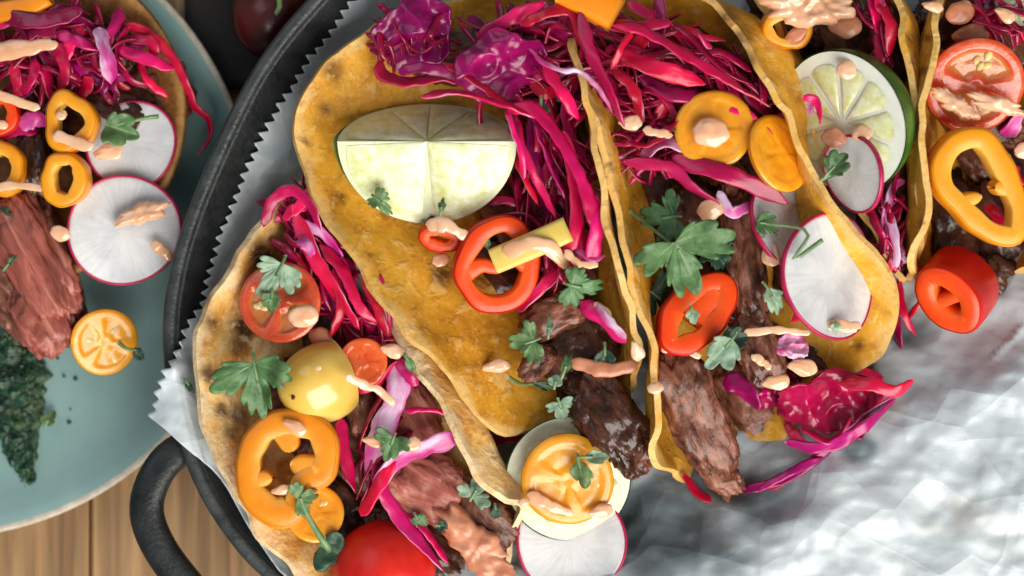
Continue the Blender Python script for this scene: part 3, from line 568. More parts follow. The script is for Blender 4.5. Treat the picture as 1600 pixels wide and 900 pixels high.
def radish(px, py, z, r, tilt, label, th=.0014, rot=0, bend=.06, group=None, seed=0, asp=1.0):
    X, Y, N = basis(tilt, rot); Y = Y * asp; c = P(px, py, z); R = r * S; out = lambda a: 1 + .025 * math.sin(2 * a + seed) + .015 * math.sin(3 * a + 2 * seed)
    root = thing('radish_slice', c - N * th, label, 'radish', group)
    top = disc(c, X, Y, N, R, lambda f, a: (bend * f * f * math.cos(2 * a) + .006 * math.sin(5 * a + seed) * f, f), 18, 72, out)
    bot = disc(c - N * th, X, Y, N, R, lambda f, a: (bend * f * f * math.cos(2 * a), f), 18, 72, out)
    V = top[0] + bot[0]; o = len(top[0]); nt = 72; b = 17 * nt
    F = top[1] + [tuple(o + q for q in f[::-1]) for f in bot[1]] + [(b + j, b + (j + 1) % nt, o + b + (j + 1) % nt, o + b + j)[::-1] for j in range(nt)]
    pol = [(14 * math.cos(2 * math.pi * j / 72), 14 * math.sin(2 * math.pi * j / 72), i / 17 * 1.6 + seed) for i in range(18) for j in range(72)]
    mk('flesh', V, F, MAT['radish'], root, {'rim': top[2] + bot[2], 'pol': pol + pol})
    ring = [(np.array(top[0][b + j]) + np.array(bot[0][b + j])) / 2 for j in range(nt)]; V = []; E = []
    for j in range(nt):
        d = nrm(ring[j] - c)
        for k in range(8): q = 2 * math.pi * k / 8; V.append(ring[j] + d * .00055 * (math.cos(q)) + N * (th * .5 + .0003) * math.sin(q))
    mk('skin', V, [f[::-1] for f in gridfaces(nt, 8, True, True)], MAT['radish_skin'], root)
    return root
def cut_tomato(px, py, z, r, tilt, skin, flesh, label, depth=.55, nloc=3, rot=0, seeds=9, group=None, asp=1.0, gel=1.0, name='tomato_slice', seed=1):
    X, Y, N = basis(tilt, rot); Y = Y * asp; c = P(px, py, z); R = r * S
    root = thing(name, c - N * R * depth, label, 'tomato', group); out = lambda a: 1 + .012 * math.sin(nloc * a) + .015 * math.sin(2 * a + seed)
    def hf(f, a):
        s = abs(math.sin(a * nloc / 2 + .4)); g = max(0, min(1, (f - .16) / .14)) * max(0, min(1, (.80 - f) / .10)) * max(0, min(1, (s - .32) / .2)) * gel
        return (-.10 * g + .03 * math.sin(f * 3) + .025 * g * sn((f * math.cos(a), f * math.sin(a), 0), 5, seed) - .05 * max(0, (f - .92) / .08)**2, g)
    V, F, A = disc(c, X, Y, N, R, hf, 26, 72, out); mk('flesh', V, F, MAT[flesh], root, {'gel': A})
    V = []; nr_ = 12; nt = 72
    for i in range(nr_):
        t = (math.pi / 2) * i / (nr_ - 1)
        for j in range(nt):
            a = 2 * math.pi * j / nt; k = out(a) * (1.004 * math.cos(t) + .002)
            V.append(c + X * R * k * math.cos(a) + Y * R * k * math.sin(a) + N * R * (-.05 - depth * math.sin(t)))
    mk('skin', V, [f[::-1] for f in gridfaces(nr_, nt, False, True)], MAT[skin], root)
    rs_ = random.Random(seed)
    for k in range(seeds):
        l = k % nloc; a = (2 * math.pi / nloc) * (l + .5) - .8 / nloc + rs_.uniform(-.6, .6) / nloc * 1.4; f = rs_.uniform(.38, .70)
        p = c + X * R * f * math.cos(a) + Y * R * f * math.sin(a) - N * R * .055
        Xs, Ys, _ = basis(N, a); V0, F0 = ellipsoid((0, 0, 0), (.0017, .0011, .0007), 10, 6)
        mk('seed', [p + Xs * q[0] + Ys * q[1] + N * q[2] for q in V0], F0, MAT['seed'], root)
    return root
def pepper_ring(px, py, z, outline, wall, hgt, tilt, skin, flesh, label, membrane=(), group=None, rot=0, name='pepper_ring', seed=0, wv=.32):
    """outline: offsets in photo pixels from the centre, along the middle of the wall; membrane: lists of points (px offsets) with radius"""
    X, Y, N = basis(tilt, rot); c = P(px, py, z); o = catmull([(q[0] * random.uniform(.95, 1.05), q[1] * random.uniform(.95, 1.05)) for q in outline], 84, True) * np.array((1, -1)); n = len(o)
    t = np.roll(o, -1, 0) - np.roll(o, 1, 0); t /= np.linalg.norm(t, axis=1)[:, None]; nn = np.stack([t[:, 1], -t[:, 0]], 1)
    if np.sum(nn * (o - o.mean(0))) < 0: nn = -nn
    root = thing(name, c - N * hgt / 200, label, 'pepper', group); ns = 16
    def sw(w0, h0, rng, off):
        V = []
        for i in range(n):
            w = wall * (1 + wv * mnoise.noise(Vector((math.cos(i * 6.283 / n) * 1.7, math.sin(i * 6.283 / n) * 1.7, seed))))
            for k in rng:
                a = 2 * math.pi * k / ns; ca, sa = math.cos(a), math.sin(a); e = .27
                q = o[i] + nn[i] * (w * math.copysign(abs(ca)**e, ca) + off)
                V.append(c + X * q[0] * S + Y * q[1] * S + N * (math.copysign(abs(sa)**e, sa) * h0 / 200))
        return V
    mk('flesh', sw(wall, hgt, range(ns), 0), gridfaces(n, ns, True, True), MAT[flesh], root, {'inn': [.5 - .5 * math.cos(2 * math.pi * (k % ns) / ns) for k in range(n * ns)]})
    rg = list(range(-3, 4)); V = sw(wall, hgt * 1.0, rg, 1.4); mk('skin', V, gridfaces(n, len(rg), True, False), MAT[skin], root)
    for mb in membrane:
        pts, rad = mb; p = catmull(pts, 14) * np.array((1, -1)); path = [c + X * q[0] * S + Y * q[1] * S for q in p]
        fl = (1 + .9 * np.abs(np.linspace(-1, 1, 14))**2.5) if len(pts) > 2 else np.interp(np.linspace(0, 1, 14), [0, .3, .8, .95, 1], [2.0, 1.3, .95, .6, .2]); V, F, E = ribbon(path, rad * S * fl, hgt / 207 * np.ones(14), 20, .35, 0, upv=N); mk('membrane', V, F, MAT[flesh], root, {'inn': np.full(len(V), .62)})
    return root
def circ(rx, ry, n=10, rot=0., lob=0., nl=3, ph=0.):
    out = []
    for i in range(n):
        a = 2 * math.pi * i / n; k = 1 + lob * math.cos(nl * a + ph); x, y = rx * k * math.cos(a), ry * k * math.sin(a); r_ = math.radians(rot)
        out.append((x * math.cos(r_) - y * math.sin(r_), x * math.sin(r_) + y * math.cos(r_)))
    return out
def seg_mesh(c, X, Y, N, th0, th1, f0, f1, gap, h):
    V = []; ns, nt = 10, 12
    for i in range(ns):
        s = i / (ns - 1); f = f0 + (f1 - f0) * s
        for j in range(nt):
            t = j / (nt - 1); g = min(gap / max(f, .05), (th1 - th0) * .46); ff = f
            if i > ns * .6: ff = f - .06 * abs(2 * t - 1)**3 * (s - .6) / .4
            a = th0 + g + (th1 - th0 - 2 * g) * t
            hh = h * (1 - abs(2 * s - 1)**4) * (1 - abs(2 * t - 1)**4)
            V.append(c + X * ff * math.cos(a) + Y * ff * math.sin(a) + N * (hh + .0002))
    return V, [f[::-1] for f in gridfaces(ns, nt)]
def lime_wedge(px, py, z, a_px, r_px, al, be, label):
    c = P(px, py, z); A, R = a_px * S, r_px * S; X = np.array((1.0, 0, 0)); root = thing('lime_wedge', c - np.array((0, 0, R)), label, 'lime')
    def d(phi): return np.array((0, -math.cos(phi), -math.sin(phi)))
    p1, p2 = math.radians(al), math.radians(180 - be)
    V = []; nt, nph = 40, 20
    for i in range(nt):
        t = math.pi * i / (nt - 1); tip = 1 + .05 * abs(math.cos(t))**14
        for j in range(nph):
            V.append(c + X * A * tip * math.cos(t) + d(p1 + (p2 - p1) * j / (nph - 1)) * R * math.sin(t)**.96)
    mk('rind', V, gridfaces(nt, nph), MAT['rind_pale'], root)
    for ph, sg, cuts in ((p1, 1, [3, 86, 94, 177]), (p2, -1, [3, 60, 90, 120, 177])):
        D = d(ph); N = np.cross(X, D); N = N if N[2] > 0 else -N
        V = []; nf = 14
        for i in range(nf):
            for j in range(nt):
                t = math.pi * j / (nt - 1); f = i / (nf - 1); V.append(c + X * A * f * math.cos(t) + D * R * f * math.sin(t)**.96)
        pf = mk('pith', V, gridfaces(nf, nt), MAT['lime_membrane'], root)
        for q0, q1 in zip(cuts[:-1], cuts[1:]):
            if q1 - q0 < 10: continue
            V, F = seg_mesh(c, X * A, D * R, N, math.radians(q0), math.radians(q1), .02, .955, .0030, .0007); mk('segment', V, F, MAT['lime_flesh'], root)
    return root
def citrus_round(px, py, z, r, tilt, depth, label, rot=0, nseg=10, name='lime_half', asp=1.0):
    X, Y, N = basis(tilt, rot); Y = Y * asp; c = P(px, py, z); R = r * S; root = thing(name, c - N * R * depth, label, 'lime')
    V, F, A = disc(c, X, Y, N, R * .985, lambda f, a: (0, f), 10, 72); mk('pith', V, F, MAT['pith_white' if name == 'lime_half' else 'pith'], root)
    V = []; nr_, nt = 14, 72
    for i in range(nr_):
        t = math.pi / 2 * i / (nr_ - 1)
        for j in range(nt):
            a = 2 * math.pi * j / nt; k = R * math.cos(t) + .0001; V.append(c + X * k * math.cos(a) + Y * k * math.sin(a) + N * (R * .005 - R * depth * math.sin(t)))
    mk('rind', V, [f[::-1] for f in gridfaces(nr_, nt, False, True)], MAT['rind'], root)
    for k in range(nseg):
        V, F = seg_mesh(c, X * R, Y * R, N, 2 * math.pi * k / nseg, 2 * math.pi * (k + 1) / nseg, .08, .82, .026, .0006); mk('segment', V, F, MAT['lime_flesh'], root)
    return root

# ------------------------------------------------------------------ filling: beef first (lowest), then the rest
BF = 'beef slices packed low in the tacos'
def bed(spots, label, mats=('beef_dark', 'beef'), grp=BF):
    for (x, y, z, l, w, a) in spots: beef(x, y, z, l, w, 1.0, a, random.choice(mats), label, grp)
bed([(800, 330, 3.1, 150, 90, 60), (860, 230, 3.2, 170, 90, 80), (840, 110, 3.2, 150, 100, 20), (890, 420, 3.0, 150, 80, 90), (900, 560, 3.0, 160, 80, 80), (720, 90, 3.6, 140, 90, 0), (780, 420, 3.0, 140, 90, 40)], 'dark beef slice buried under cabbage beside the lime wedge')
bed([(1020, 120, 3.2, 150, 100, 20), (1110, 110, 3.2, 160, 90, 30), (1040, 280, 3.2, 150, 100, 70), (1120, 420, 3.2, 160, 100, 80), (1050, 420, 3.2, 140, 90, 80), (1200, 240, 3.4, 150, 80, 50), (1260, 420, 3.4, 150, 100, 60), (1160, 620, 2.6, 140, 90, 60), (1240, 560, 2.8, 140, 80, 20)], 'dark beef slice buried under the radish and orange slice')
bed([(480, 420, 3.0, 160, 90, 70), (520, 520, 3.0, 160, 90, 80), (590, 600, 3.0, 150, 90, 70), (560, 700, 3.0, 150, 80, 60), (640, 860, 3.0, 170, 100, 40), (450, 640, 3.2, 150, 80, 70), (700, 860, 2.8, 160, 90, 50), (520, 800, 3.0, 120, 90, 50)], 'dark beef slice buried in the charred pale tortilla')
bed([(1250, 30, 3.4, 160, 90, 40), (1320, 60, 3.4, 150, 90, 60), (1380, 60, 3.4, 150, 80, 80), (1380, 360, 3.2, 130, 70, 80), (1300, 250, 3.0, 130, 80, 60), (1380, 250, 3.0, 150, 80, 80)], 'dark beef slice buried under the lime half')
bed([(1500, 40, 3.4, 140, 90, 20), (1570, 40, 3.4, 150, 90, 60), (1540, 210, 3.2, 160, 110, 60), (1480, 340, 3.2, 150, 80, 80), (1560, 360, 3.2, 150, 90, 60), (1600, 250, 3.4, 140, 90, 80)], 'dark beef slice buried under the two-holed yellow ring')
# showing beef
beef(862, 492, 4.6, 92, 62, .9, -25, 'beef', 'rough grey-brown beef piece beside the red pepper ring in the lime taco')
beef(838, 568, 4.7, 62, 42, .8, -50, 'beef', 'small pinkish beef nub between cilantro sprigs in the lime taco')
beef(905, 545, 4.2, 90, 120, .9, 60, 'beef_dark', 'very dark beef slice under the cilantro stems')
beef(952, 655, 4.7, 150, 92, 1.5, 52, 'beef_dark', 'glossy dark brown seared beef chunk hanging out of the lime taco', seed=5, rough=.28)
beef(985, 715, 4.0, 62, 50, 1.1, 50, 'beef', 'reddish beef tip poking out below the glossy dark chunk')
beef(1085, 640, 4.9, 210, 88, 1.3, 66, 'beef', 'long marbled brown beef slice hanging out beside the upright tortilla edge', seed=9, tilt=(.1, -.15, 1))
beef(1120, 735, 4.2, 90, 50, 1.0, 50, 'beef', 'tapered beef end pointing at the bare paper', seed=12)
beef(1160, 395, 4.9, 210, 62, 1.1, 82, 'beef', 'tall brown beef strip beside the big cilantro leaf', seed=20)
beef(1185, 545, 4.9, 110, 66, 1.0, 70, 'beef', 'crusty speckled beef bit below the radish slice', seed=22)
beef(1100, 330, 4.2, 120, 80, .9, 30, 'beef_dark', 'dark beef slice behind the big cilantro leaf')
beef(655, 755, 4.3, 130, 110, 1.0, 30, 'beef_pink', 'pink rare beef slice with pale fat streak in the charred taco', seed=31)
beef(562, 640, 4.2, 90, 46, .9, 80, 'beef', 'small brown beef bit beside the pale yellow tomato')
beef(640, 655, 3.9, 130, 80, .9, 60, 'beef_pink', 'deep red beef slice under the red cabbage strand')
beef(1555, 190, 4.5, 90, 66, .9, 20, 'beef', 'brown beef bit between tomato wedge and yellow ring')
beef(735, 800, 3.9, 150, 90, .9, 40, 'beef', 'brown beef slice beneath the peach sauce smear')
beef(1575, 440, 3.6, 90, 60, .9, 30, 'beef_dark', 'dark beef end beside the thick red pepper ring')
# plate beef
beef(48, 400, 3.2, 210, 96, 1.2, 62, 'beef_pink', 'broad pink beef slice on the plate beside the lower radish', seed=40, tilt=(-.1, 0, 1))
beef(92, 410, 2.7, 210, 44, 1.1, 72, 'beef', 'narrow brown beef strip on the plate touching the lower radish', seed=42)
beef(60, 500, 3.0, 120, 76, 1.2, 60, 'beef_pink', 'blunt pink beef end on the plate above the herb sauce', seed=44)
beef(15, 470, 2.8, 130, 60, 1.1, 62, 'beef', 'brown beef slice on the plate touching the herb sauce', seed=46)
beef(55, 245, 3.0, 110, 50, 1.0, 80, 'beef_dark', 'dark beef strip on the plate between the yellow rings', seed=48)
beef(130, 170, 2.5, 190, 130, 1.0, 20, 'beef_dark', 'dark beef slice under the plate cabbage')
beef(110, 90, 2.4, 190, 120, .9, 0, 'beef_dark', 'dark beef slice under the orange pepper strip on the plate')
beef(235, 150, 2.1, 110, 130, .6, 70, 'beef', 'brown beef slice behind the upper radish on the plate')

# ------------------------------------------------------------------ limes
lime_wedge(667, 221, 6.2, 135, 136, 27, 60, 'pale green lime wedge resting on the mustard tortilla')
th_ = 47; citrus_round(1316, 192, 5.6, 113, (-.83 * .79, -.40 * .79, .62), .85, 'green lime half with sauce drops on its cut face', rot=.5)
citrus_round(888, 748, 4.2, 98, (.05, -.1, 1), .14, 'thin lime wheel under the orange tomato half', name='lime_slice', nseg=9)
citrus_round(1590, 2, 5.0, 40, (.3, .2, 1), .5, 'small lime piece at the top of the tomato wedge taco', name='lime_piece', nseg=8)

# ------------------------------------------------------------------ radishes
radish(1300, 432, 5.9, 93, (.55, .08, .83), 'large white radish slice with red rim on the tortilla edge', rot=1.35, asp=1.0, seed=1)
radish(1228, 345, 5.2, 70, (.62, .2, .75), 'white radish slice tucked behind the large radish slice', rot=1.2, seed=2)
radish(1333, 272, 6.0, 58, (-.80, -.2, .55), 'radish slice standing on edge beside the lime half', seed=3)
radish(892, 845, 4.0, 86, (0, .05, 1), 'greyish radish slice lying on the paper below the lime wheel', seed=4)
radish(575, 470, 4.4, 62, (-.78, -.35, .5), 'radish slice squeezed against the mustard tortilla edge', seed=5)
radish(205, 226, 3.0, 70, (.12, .05, 1), 'smaller radish slice under a green leaf on the plate', seed=6)
radish(194, 360, 3.3, 87, (.06, -.1, 1), 'large round radish slice with sauce strokes on the plate', seed=7)

# ------------------------------------------------------------------ tomatoes
cut_tomato(437, 472, 5.2, 63, (-.12, .1, 1), 'tom_red_skin', 'tom_red', 'juicy red tomato slice under cilantro in the charred taco', rot=.5, seeds=10, seed=3)
cut_tomato(568, 566, 5.3, 37, (.1, 0, 1), 'tom_red_skin', 'tom_or_red', 'small red-orange tomato slice beside the pale yellow tomato', seeds=0, seed=4, gel=.35)
cut_tomato(887, 750, 5.1, 71, (.05, -.12, 1), 'tom_or_skin', 'tom_or', 'orange tomato half on the lime wheel', rot=1.0, seeds=4, seed=5, gel=.4, depth=.5)
cut_tomato(1116, 202, 6.1, 60, (-.05, .08, 1), 'tom_or_skin', 'tom_or', 'round orange tomato slice with a sauce dollop in its middle', seeds=0, seed=6, gel=.35, depth=.35)
cut_tomato(1221, 238, 5.9, 62, (.62, .25, .8), 'tom_or_skin', 'tom_or', 'orange tomato slice leaning against the tortilla edge', seeds=2, seed=7, gel=.25, depth=.4)
cut_tomato(1524, 135, 5.6, 74, (-.05, -.35, 1), 'tom_red_skin', 'tom_red', 'red tomato wedge with yellow seeds and pale sauce', seeds=12, seed=8, nloc=2, rot=.3, depth=.6)
cut_tomato(492, 802, 4.9, 45, (.2, .15, 1), 'tom_or_skin', 'tom_or', 'small orange tomato half under the cilantro stem', seeds=4, seed=9, gel=.3)
cut_tomato(164, 535, 2.9, 54, (.50, -.25, 1), 'tom_red_skin', 'tom_or', 'yellow tomato half with red skin on the plate', seeds=5, seed=10, gel=.45, depth=.7)
# pale yellow half: skin dome up, flat cut face towards the orange slice
def yellow_half():
    root = thing('tomato_half', P(495, 595, 4.0), 'glossy pale yellow tomato half, skin side up', 'tomato')
    c = P(492, 596, 5.0); N = nrm((.80, .36, -.48)); X, Y, N = basis(N, 0)
    X = nrm(np.cross((0, 1, 0), N)); Y = np.cross(N, X); R = .0121; V = []; nr_, nt = 18, 48; tilt = nrm((.25, .97, 0))
    off = c + N * .0070
    for i in range(nr_):
        t = -.42 + (math.pi / 2 + .42) * i / (nr_ - 1)
        for j in range(nt):
            a = 2 * math.pi * j / nt; k = R * math.cos(t) + 1e-5
            V.append(off - N * .004 + X * k * math.cos(a) * .95 + Y * k * math.sin(a) * (1.08 - .13 * math.sin(a)) - N * R * 1.30 * math.sin(t))
    mk('skin', V, gridfaces(nr_, nt, False, True), MAT['tom_ye_skin'], root)
    V, F, A = disc(off + N * .002, X * .86, Y * .97, N, R, lambda f, a: (.02, .6 if .3 < f < .75 else 0), 12, 48); mk('flesh', V, F, MAT['tom_ye'], root)
    V, F = ellipsoid(c + np.array((-.0058, -.0045, .0100)), (.0007, .0009, .0003), 8, 6); mk('blossom_scar', V, F, MAT['beef'], root)
yellow_half()
rt = thing('cherry_tomato', P(598, 900, 2.5), 'whole shiny red cherry tomato beside the pan handle side', 'tomato')
V, F = ellipsoid(P(600, 892, 4.2), (.0172, .0165, .0160), 40, 24, .03); mk('skin', V, F, MAT['tom_red_skin'], rt)

# ------------------------------------------------------------------ pepper rings and strips
pepper_ring(773, 411, 5.4, [(-52, 12), (-42, -22), (-18, -52), (18, -58), (46, -36), (55, 4), (46, 40), (18, 62), (-18, 58), (-42, 40)], 13, 1.0, (.12, -.10, 1), 'red_skin', 'red_flesh', 'bright red pepper ring with two holes beside the lime wedge', [([(-48, 12), (-20, 2), (0, 6), (26, -8), (52, 2)], 10)], seed=1)
pepper_ring(688, 370, 5.1, circ(24, 13, 8, 10), 8, .6, (0, -.3, 1), 'red_skin', 'red_flesh', 'small red pepper curl under a sauce dab at the lime wedge', seed=2)
pepper_ring(1087, 490, 5.4, circ(58, 32, 10, -48, .06, 2), 15, .8, (.12, .12, 1), 'red_skin', 'red_flesh', 'orange-red pepper ring half covered by a cilantro leaf', [([(-8, 12), (8, -10), (30, -34)], 18)], seed=3)
pepper_ring(1496, 452, 5.0, circ(42, 30, 10, 42, .03, 2), 17, 2.1, (-.62, -.46, 1), 'red_skin', 'red_flesh', 'thick tube-shaped red pepper ring on the paper', [([(-24, 16), (0, 0), (24, -18)], 10)], seed=4, wv=.08)
pepper_ring(1524, 293, 6.0, [(-58, -38), (-34, -68), (4, -70), (30, -42), (46, -8), (66, 34), (62, 66), (32, 74), (2, 56), (-28, 24), (-54, -2)], 15, .9, (.05, -.08, 1), 'ye_skin', 'ye_flesh', 'large yellow-orange pepper ring with two holes beside the tomato wedge', [([(-34, 26), (4, 12)], 10), ([(52, -2), (24, 0)], 12)], seed=5)
pepper_ring(452, 722, 5.2, [(-58, -20), (-36, -50), (4, -58), (44, -48), (58, -14), (48, 16), (26, 26), (16, 42), (8, 68), (-22, 74), (-52, 46), (-62, 10)], 20, 1.2, (.03, .05, 1), 'or_skin', 'or_flesh', 'big lobed orange pepper ring on the charred tortilla', [([(-8, -54), (6, -16)], 15), ([(52, 14), (4, 0)], 17), ([(-62, 28), (-24, 22)], 12)], seed=6)
pepper_ring(1228, 45, 5.0, circ(30, 22, 8, 10), 8, .8, (0, -.2, 1), 'ye_skin', 'ye_flesh', 'yellow pepper curl half buried in sauce above the lime half', seed=7)
pepper_ring(112, 192, 3.9, circ(30, 36, 10, 0, .14, 3), 10, .8, (0, 0, 1), 'ye_skin', 'ye_flesh', 'yellow pepper ring on the plate touching the green leaf', seed=8)
pepper_ring(103, 280, 3.9, circ(22, 38, 10, 10, .16, 2), 10, .8, (0, -.1, 1), 'ye_skin', 'ye_flesh', 'narrow yellow pepper ring on the plate overlapping the lower radish', seed=9)
pepper_ring(4, 265, 3.6, circ(26, 34, 10, 0, .05, 2), 10, .8, (0, 0, 1), 'ye_skin', 'ye_flesh', 'yellow pepper ring cut off by the plate sauce streak', seed=10)
pepper_ring(4, 180, 3.5, circ(20, 26, 10), 9, .8, (0, 0, 1), 'red_skin', 'red_flesh', 'red pepper ring on the plate beside pink cabbage', seed=11)
def strip(name, pts, w, h, z, flesh, label, cat='pepper', pw=.45):
    path = catmull([P(q[0], q[1], q[2] if len(q) > 2 else z) for q in pts], 16); c = path.mean(0); root = thing(name, c - np.array((0, 0, h / 100)), label, cat)
    V, F, E = ribbon(path, w * S, h / 200, 16, pw); mk('flesh', V, F, MAT[flesh[0]], root)
    V, F, E = ribbon(path - np.array((0, 0, h / 200 * .96)), w * S * 1.01, h / 1400, 12, .6); mk('skin', V, F, MAT[flesh[1]], root)
strip('pepper_strip', [(772, 408, 5.7), (830, 384, 6.0), (888, 358, 6.1)], 20, .5, 6, ('pale_yellow', 'ye_skin'), 'pale yellow pepper strip crossing the red ring')
strip('pepper_strip', [(880, -20, 6.2), (920, 0, 6.3), (965, 24, 6.3)], 26, .7, 6.2, ('or_flesh', 'or_skin'), 'orange pepper strip lying on top of the cabbage')
strip('pepper_strip', [(-20, 22, 3.6), (40, 12, 3.7), (75, -8, 3.8)], 17, .5, 3.7, ('or_flesh', 'or_skin'), 'orange pepper strip above the plate cabbage')

# ------------------------------------------------------------------ cabbage
def many(lst, label, group):
    for pts, w, z, m in lst: shred(pts, w, z, m, label, group)
l2, g2 = 'cabbage shred heaped beside the lime wedge', 'cabbage shreds around the lime wedge'
tuft(840, 90, 90, 60, 10, 16, 4.7, 120, (5, 11), ['crimson', 'purple', 'purple'], l2, g2, .7)
tuft(870, 280, 45, 100, 78, 14, 4.5, 150, (4, 9), ['crimson', 'crimson', 'magenta', 'purple'], l2, g2, .25)
tuft(650, 70, 50, 40, 60, 7, 4.7, 90, (6, 11), ['purple', 'crimson'], l2, g2, .9)
many([([(592, 92), (600, 118), (640, 128), (690, 120), (718, 128)], 12, 5.5, 'crimson'), ([(622, 112), (660, 106), (700, 116), (722, 126)], 9, 5.9, 'purple'),
      ([(656, 152), (700, 144), (750, 152), (800, 168), (845, 190)], 7, 6.3, 'crimson'), ([(690, 98), (730, 120), (770, 148), (800, 165)], 6, 5.9, 'crimson'),
      ([(745, 62), (800, 28), (852, 4)], 11, 5.6, 'crimson'), ([(812, 40), (850, 22), (890, 16), (905, 50), (912, 80)], 8, 6.1, 'crimson'),
      ([(826, 76), (852, 100), (880, 110), (905, 112), (935, 138), (958, 178)], 4, 6.9, 'pinkwhite'), ([(850, 104), (882, 150), (904, 188)], 10, 6.2, 'crimson'),
      ([(792, 172), (830, 170), (862, 200), (900, 262), (926, 332), (936, 400)], 12, 6.2, 'crimson'), ([(806, 176), (816, 232), (848, 300), (872, 345)], 6, 5.9, 'crimson'),
      ([(836, 186), (856, 250), (884, 312)], 6, 5.8, 'purple'), ([(797, 176), (808, 250), (842, 322)], 5, 5.6, 'crimson'), ([(880, 205), (900, 300), (896, 370), (868, 412)], 10, 5.9, 'magenta'),
      ([(924, 300), (932, 350), (922, 420)], 12, 6.1, 'magenta'), ([(905, 340), (912, 390), (900, 420), (880, 440)], 8, 5.8, 'crimson'), ([(762, 316), (785, 312), (808, 320)], 7, 5.0, 'crimson'),
      ([(906, 470), (938, 498), (978, 536)], 12, 5.6, 'magenta'), ([(808, 484), (846, 450), (872, 420)], 9, 5.4, 'magenta'), ([(898, 386), (925, 405), (946, 400)], 5, 6.0, 'pinkwhite'),
      ([(790, 170), (800, 195), (815, 240), (820, 280)], 5, 6.3, 'magenta'), ([(890, 640), (930, 676), (985, 700)], 11, 3.6, 'crimson'), ([(905, 668), (935, 690), (960, 712)], 8, 3.9, 'magenta'), ([(760, 690), (820, 684), (880, 690)], 10, 2.8, 'crimson')], l2, g2)
leafchunk(640, 55, 5.2, 62, (.1, -.2, 1), 'purple', 'wrinkled dark purple cabbage leaf piece on the tortilla by the serrated paper', None, 3, .9, .4, amp=.5)
leafchunk(790, 96, 5.9, 66, (.1, -.35, 1), 'purple', 'shiny purple cabbage leaf piece above the lime wedge', None, 6, .8, .2, amp=.45)
l3, g3 = 'cabbage shred around the round orange slice', 'cabbage shreds around the round orange slice'
tuft(1030, 110, 90, 70, 25, 22, 4.8, 150, (5, 11), ['crimson', 'crimson', 'purple', 'magenta'], l3, g3, .6)
tuft(1020, 225, 50, 40, 10, 8, 5.0, 100, (4, 8), ['crimson', 'magenta'], l3, g3, .5)
tuft(1150, 160, 60, 40, 35, 8, 4.7, 130, (5, 9), ['crimson', 'purple'], l3, g3, .3)
many([([(905, 18), (922, 80), (950, 140), (976, 202)], 10, 6.6, 'crimson'), ([(958, 40), (1010, 50), (1060, 80), (1112, 110), (1160, 140), (1204, 168)], 9, 6.4, 'crimson'),
      ([(925, 35), (985, 42), (1050, 34)], 9, 5.9, 'crimson'), ([(965, 84), (1035, 110), (1105, 132)], 14, 5.9, 'crimson'), ([(958, 108), (990, 140), (1002, 195)], 9, 6.0, 'magenta'),
      ([(1000, 122), (1055, 148), (1105, 150)], 11, 5.7, 'purple'), ([(988, 50), (968, 80), (955, 108)], 6, 6.4, 'magenta'), ([(1100, 150), (1160, 176), (1214, 224)], 9, 5.8, 'crimson'),
      ([(1088, 46), (1098, 60), (1112, 78)], 6, 6.4, 'magenta'), ([(974, 252), (1046, 262), (1080, 292), (1128, 322)], 9, 5.9, 'magenta'), ([(1050, 246), (1120, 266), (1180, 290), (1232, 318)], 14, 6.0, 'crimson'),
      ([(1000, 246), (1040, 222), (1082, 236)], 12, 5.8, 'pinkwhite'), ([(1122, 298), (1142, 332), (1176, 318)], 9, 5.6, 'pinkwhite'), ([(978, 222), (1015, 226), (1062, 188)], 5, 6.2, 'crimson'),
      ([(1240, 432), (1256, 476), (1236, 506)], 8, 5.8, 'crimson'), ([(1185, 330), (1220, 360)], 7, 5.4, 'magenta'), ([(1120, 318), (1150, 352)], 8, 5.2, 'magenta'), ([(930, 475), (955, 505), (978, 530)], 7, 6.0, 'pinkwhite')], l3, g3)
l3b, g3b = 'cabbage shred spilling onto the paper', 'cabbage shreds spilling onto the paper'
many([([(1225, 690), (1290, 700), (1350, 668), (1400, 622)], 9, 4.6, 'purple'), ([(1250, 668), (1300, 690), (1332, 650)], 8, 4.7, 'crimson'), ([(1310, 600), (1360, 600), (1398, 612), (1428, 594)], 11, 5.0, 'crimson'), ([(1180, 770), (1230, 740), (1290, 712)], 6, 4.3, 'purple'), ([(1066, 738, 3.6), (1096, 775, 3.7), (1150, 782, 3.8), (1232, 752, 4.0), (1302, 694, 4.3), (1384, 640, 4.7)], 8, 3.4, 'crimson'), ([(1330, 590), (1384, 612), (1424, 596)], 10, 3.6, 'crimson'), ([(1130, 590), (1164, 608), (1186, 640)], 16, 4.0, 'purple'),
      ([(1150, 772, 3.8), (1250, 735, 4.1), (1340, 660, 4.5), (1420, 600, 4.7)], 9, 3.1, 'purple'), ([(1290, 600), (1350, 580), (1400, 610), (1440, 590)], 7, 3.4, 'crimson'), ([(1225, 660), (1250, 690), (1262, 720)], 9, 3.4, 'crimson'),
      ([(1404, 430), (1412, 490), (1432, 525)], 6, 3.2, 'crimson'), ([(1380, 440), (1400, 500), (1408, 560)], 8, 3.2, 'purple'), ([(1415, 500), (1440, 470), (1450, 440)], 5, 3, 'crimson')], l3b, g3b)
leafchunk(1290, 628, 4.4, 78, (0, -.3, 1), 'crimson_dark', 'shiny dark crimson cabbage leaf on the paper below the radish', None, 9, .7, -.3, amp=.5)
leafchunk(1215, 610, 4.1, 36, (0, -.3, 1), 'purple', 'small purple cabbage leaf by the two bean-shaped sauce drops', None, 12, .8, .3, amp=.5)
leafchunk(1240, 542, 5.2, 24, (0, 0, 1), 'pinkwhite', 'tiny violet cabbage curl under the radish slice', None, 15, .9, 0, amp=.5)
l4, g4 = 'cabbage shred beside the lime half', 'cabbage shreds beside the lime half'
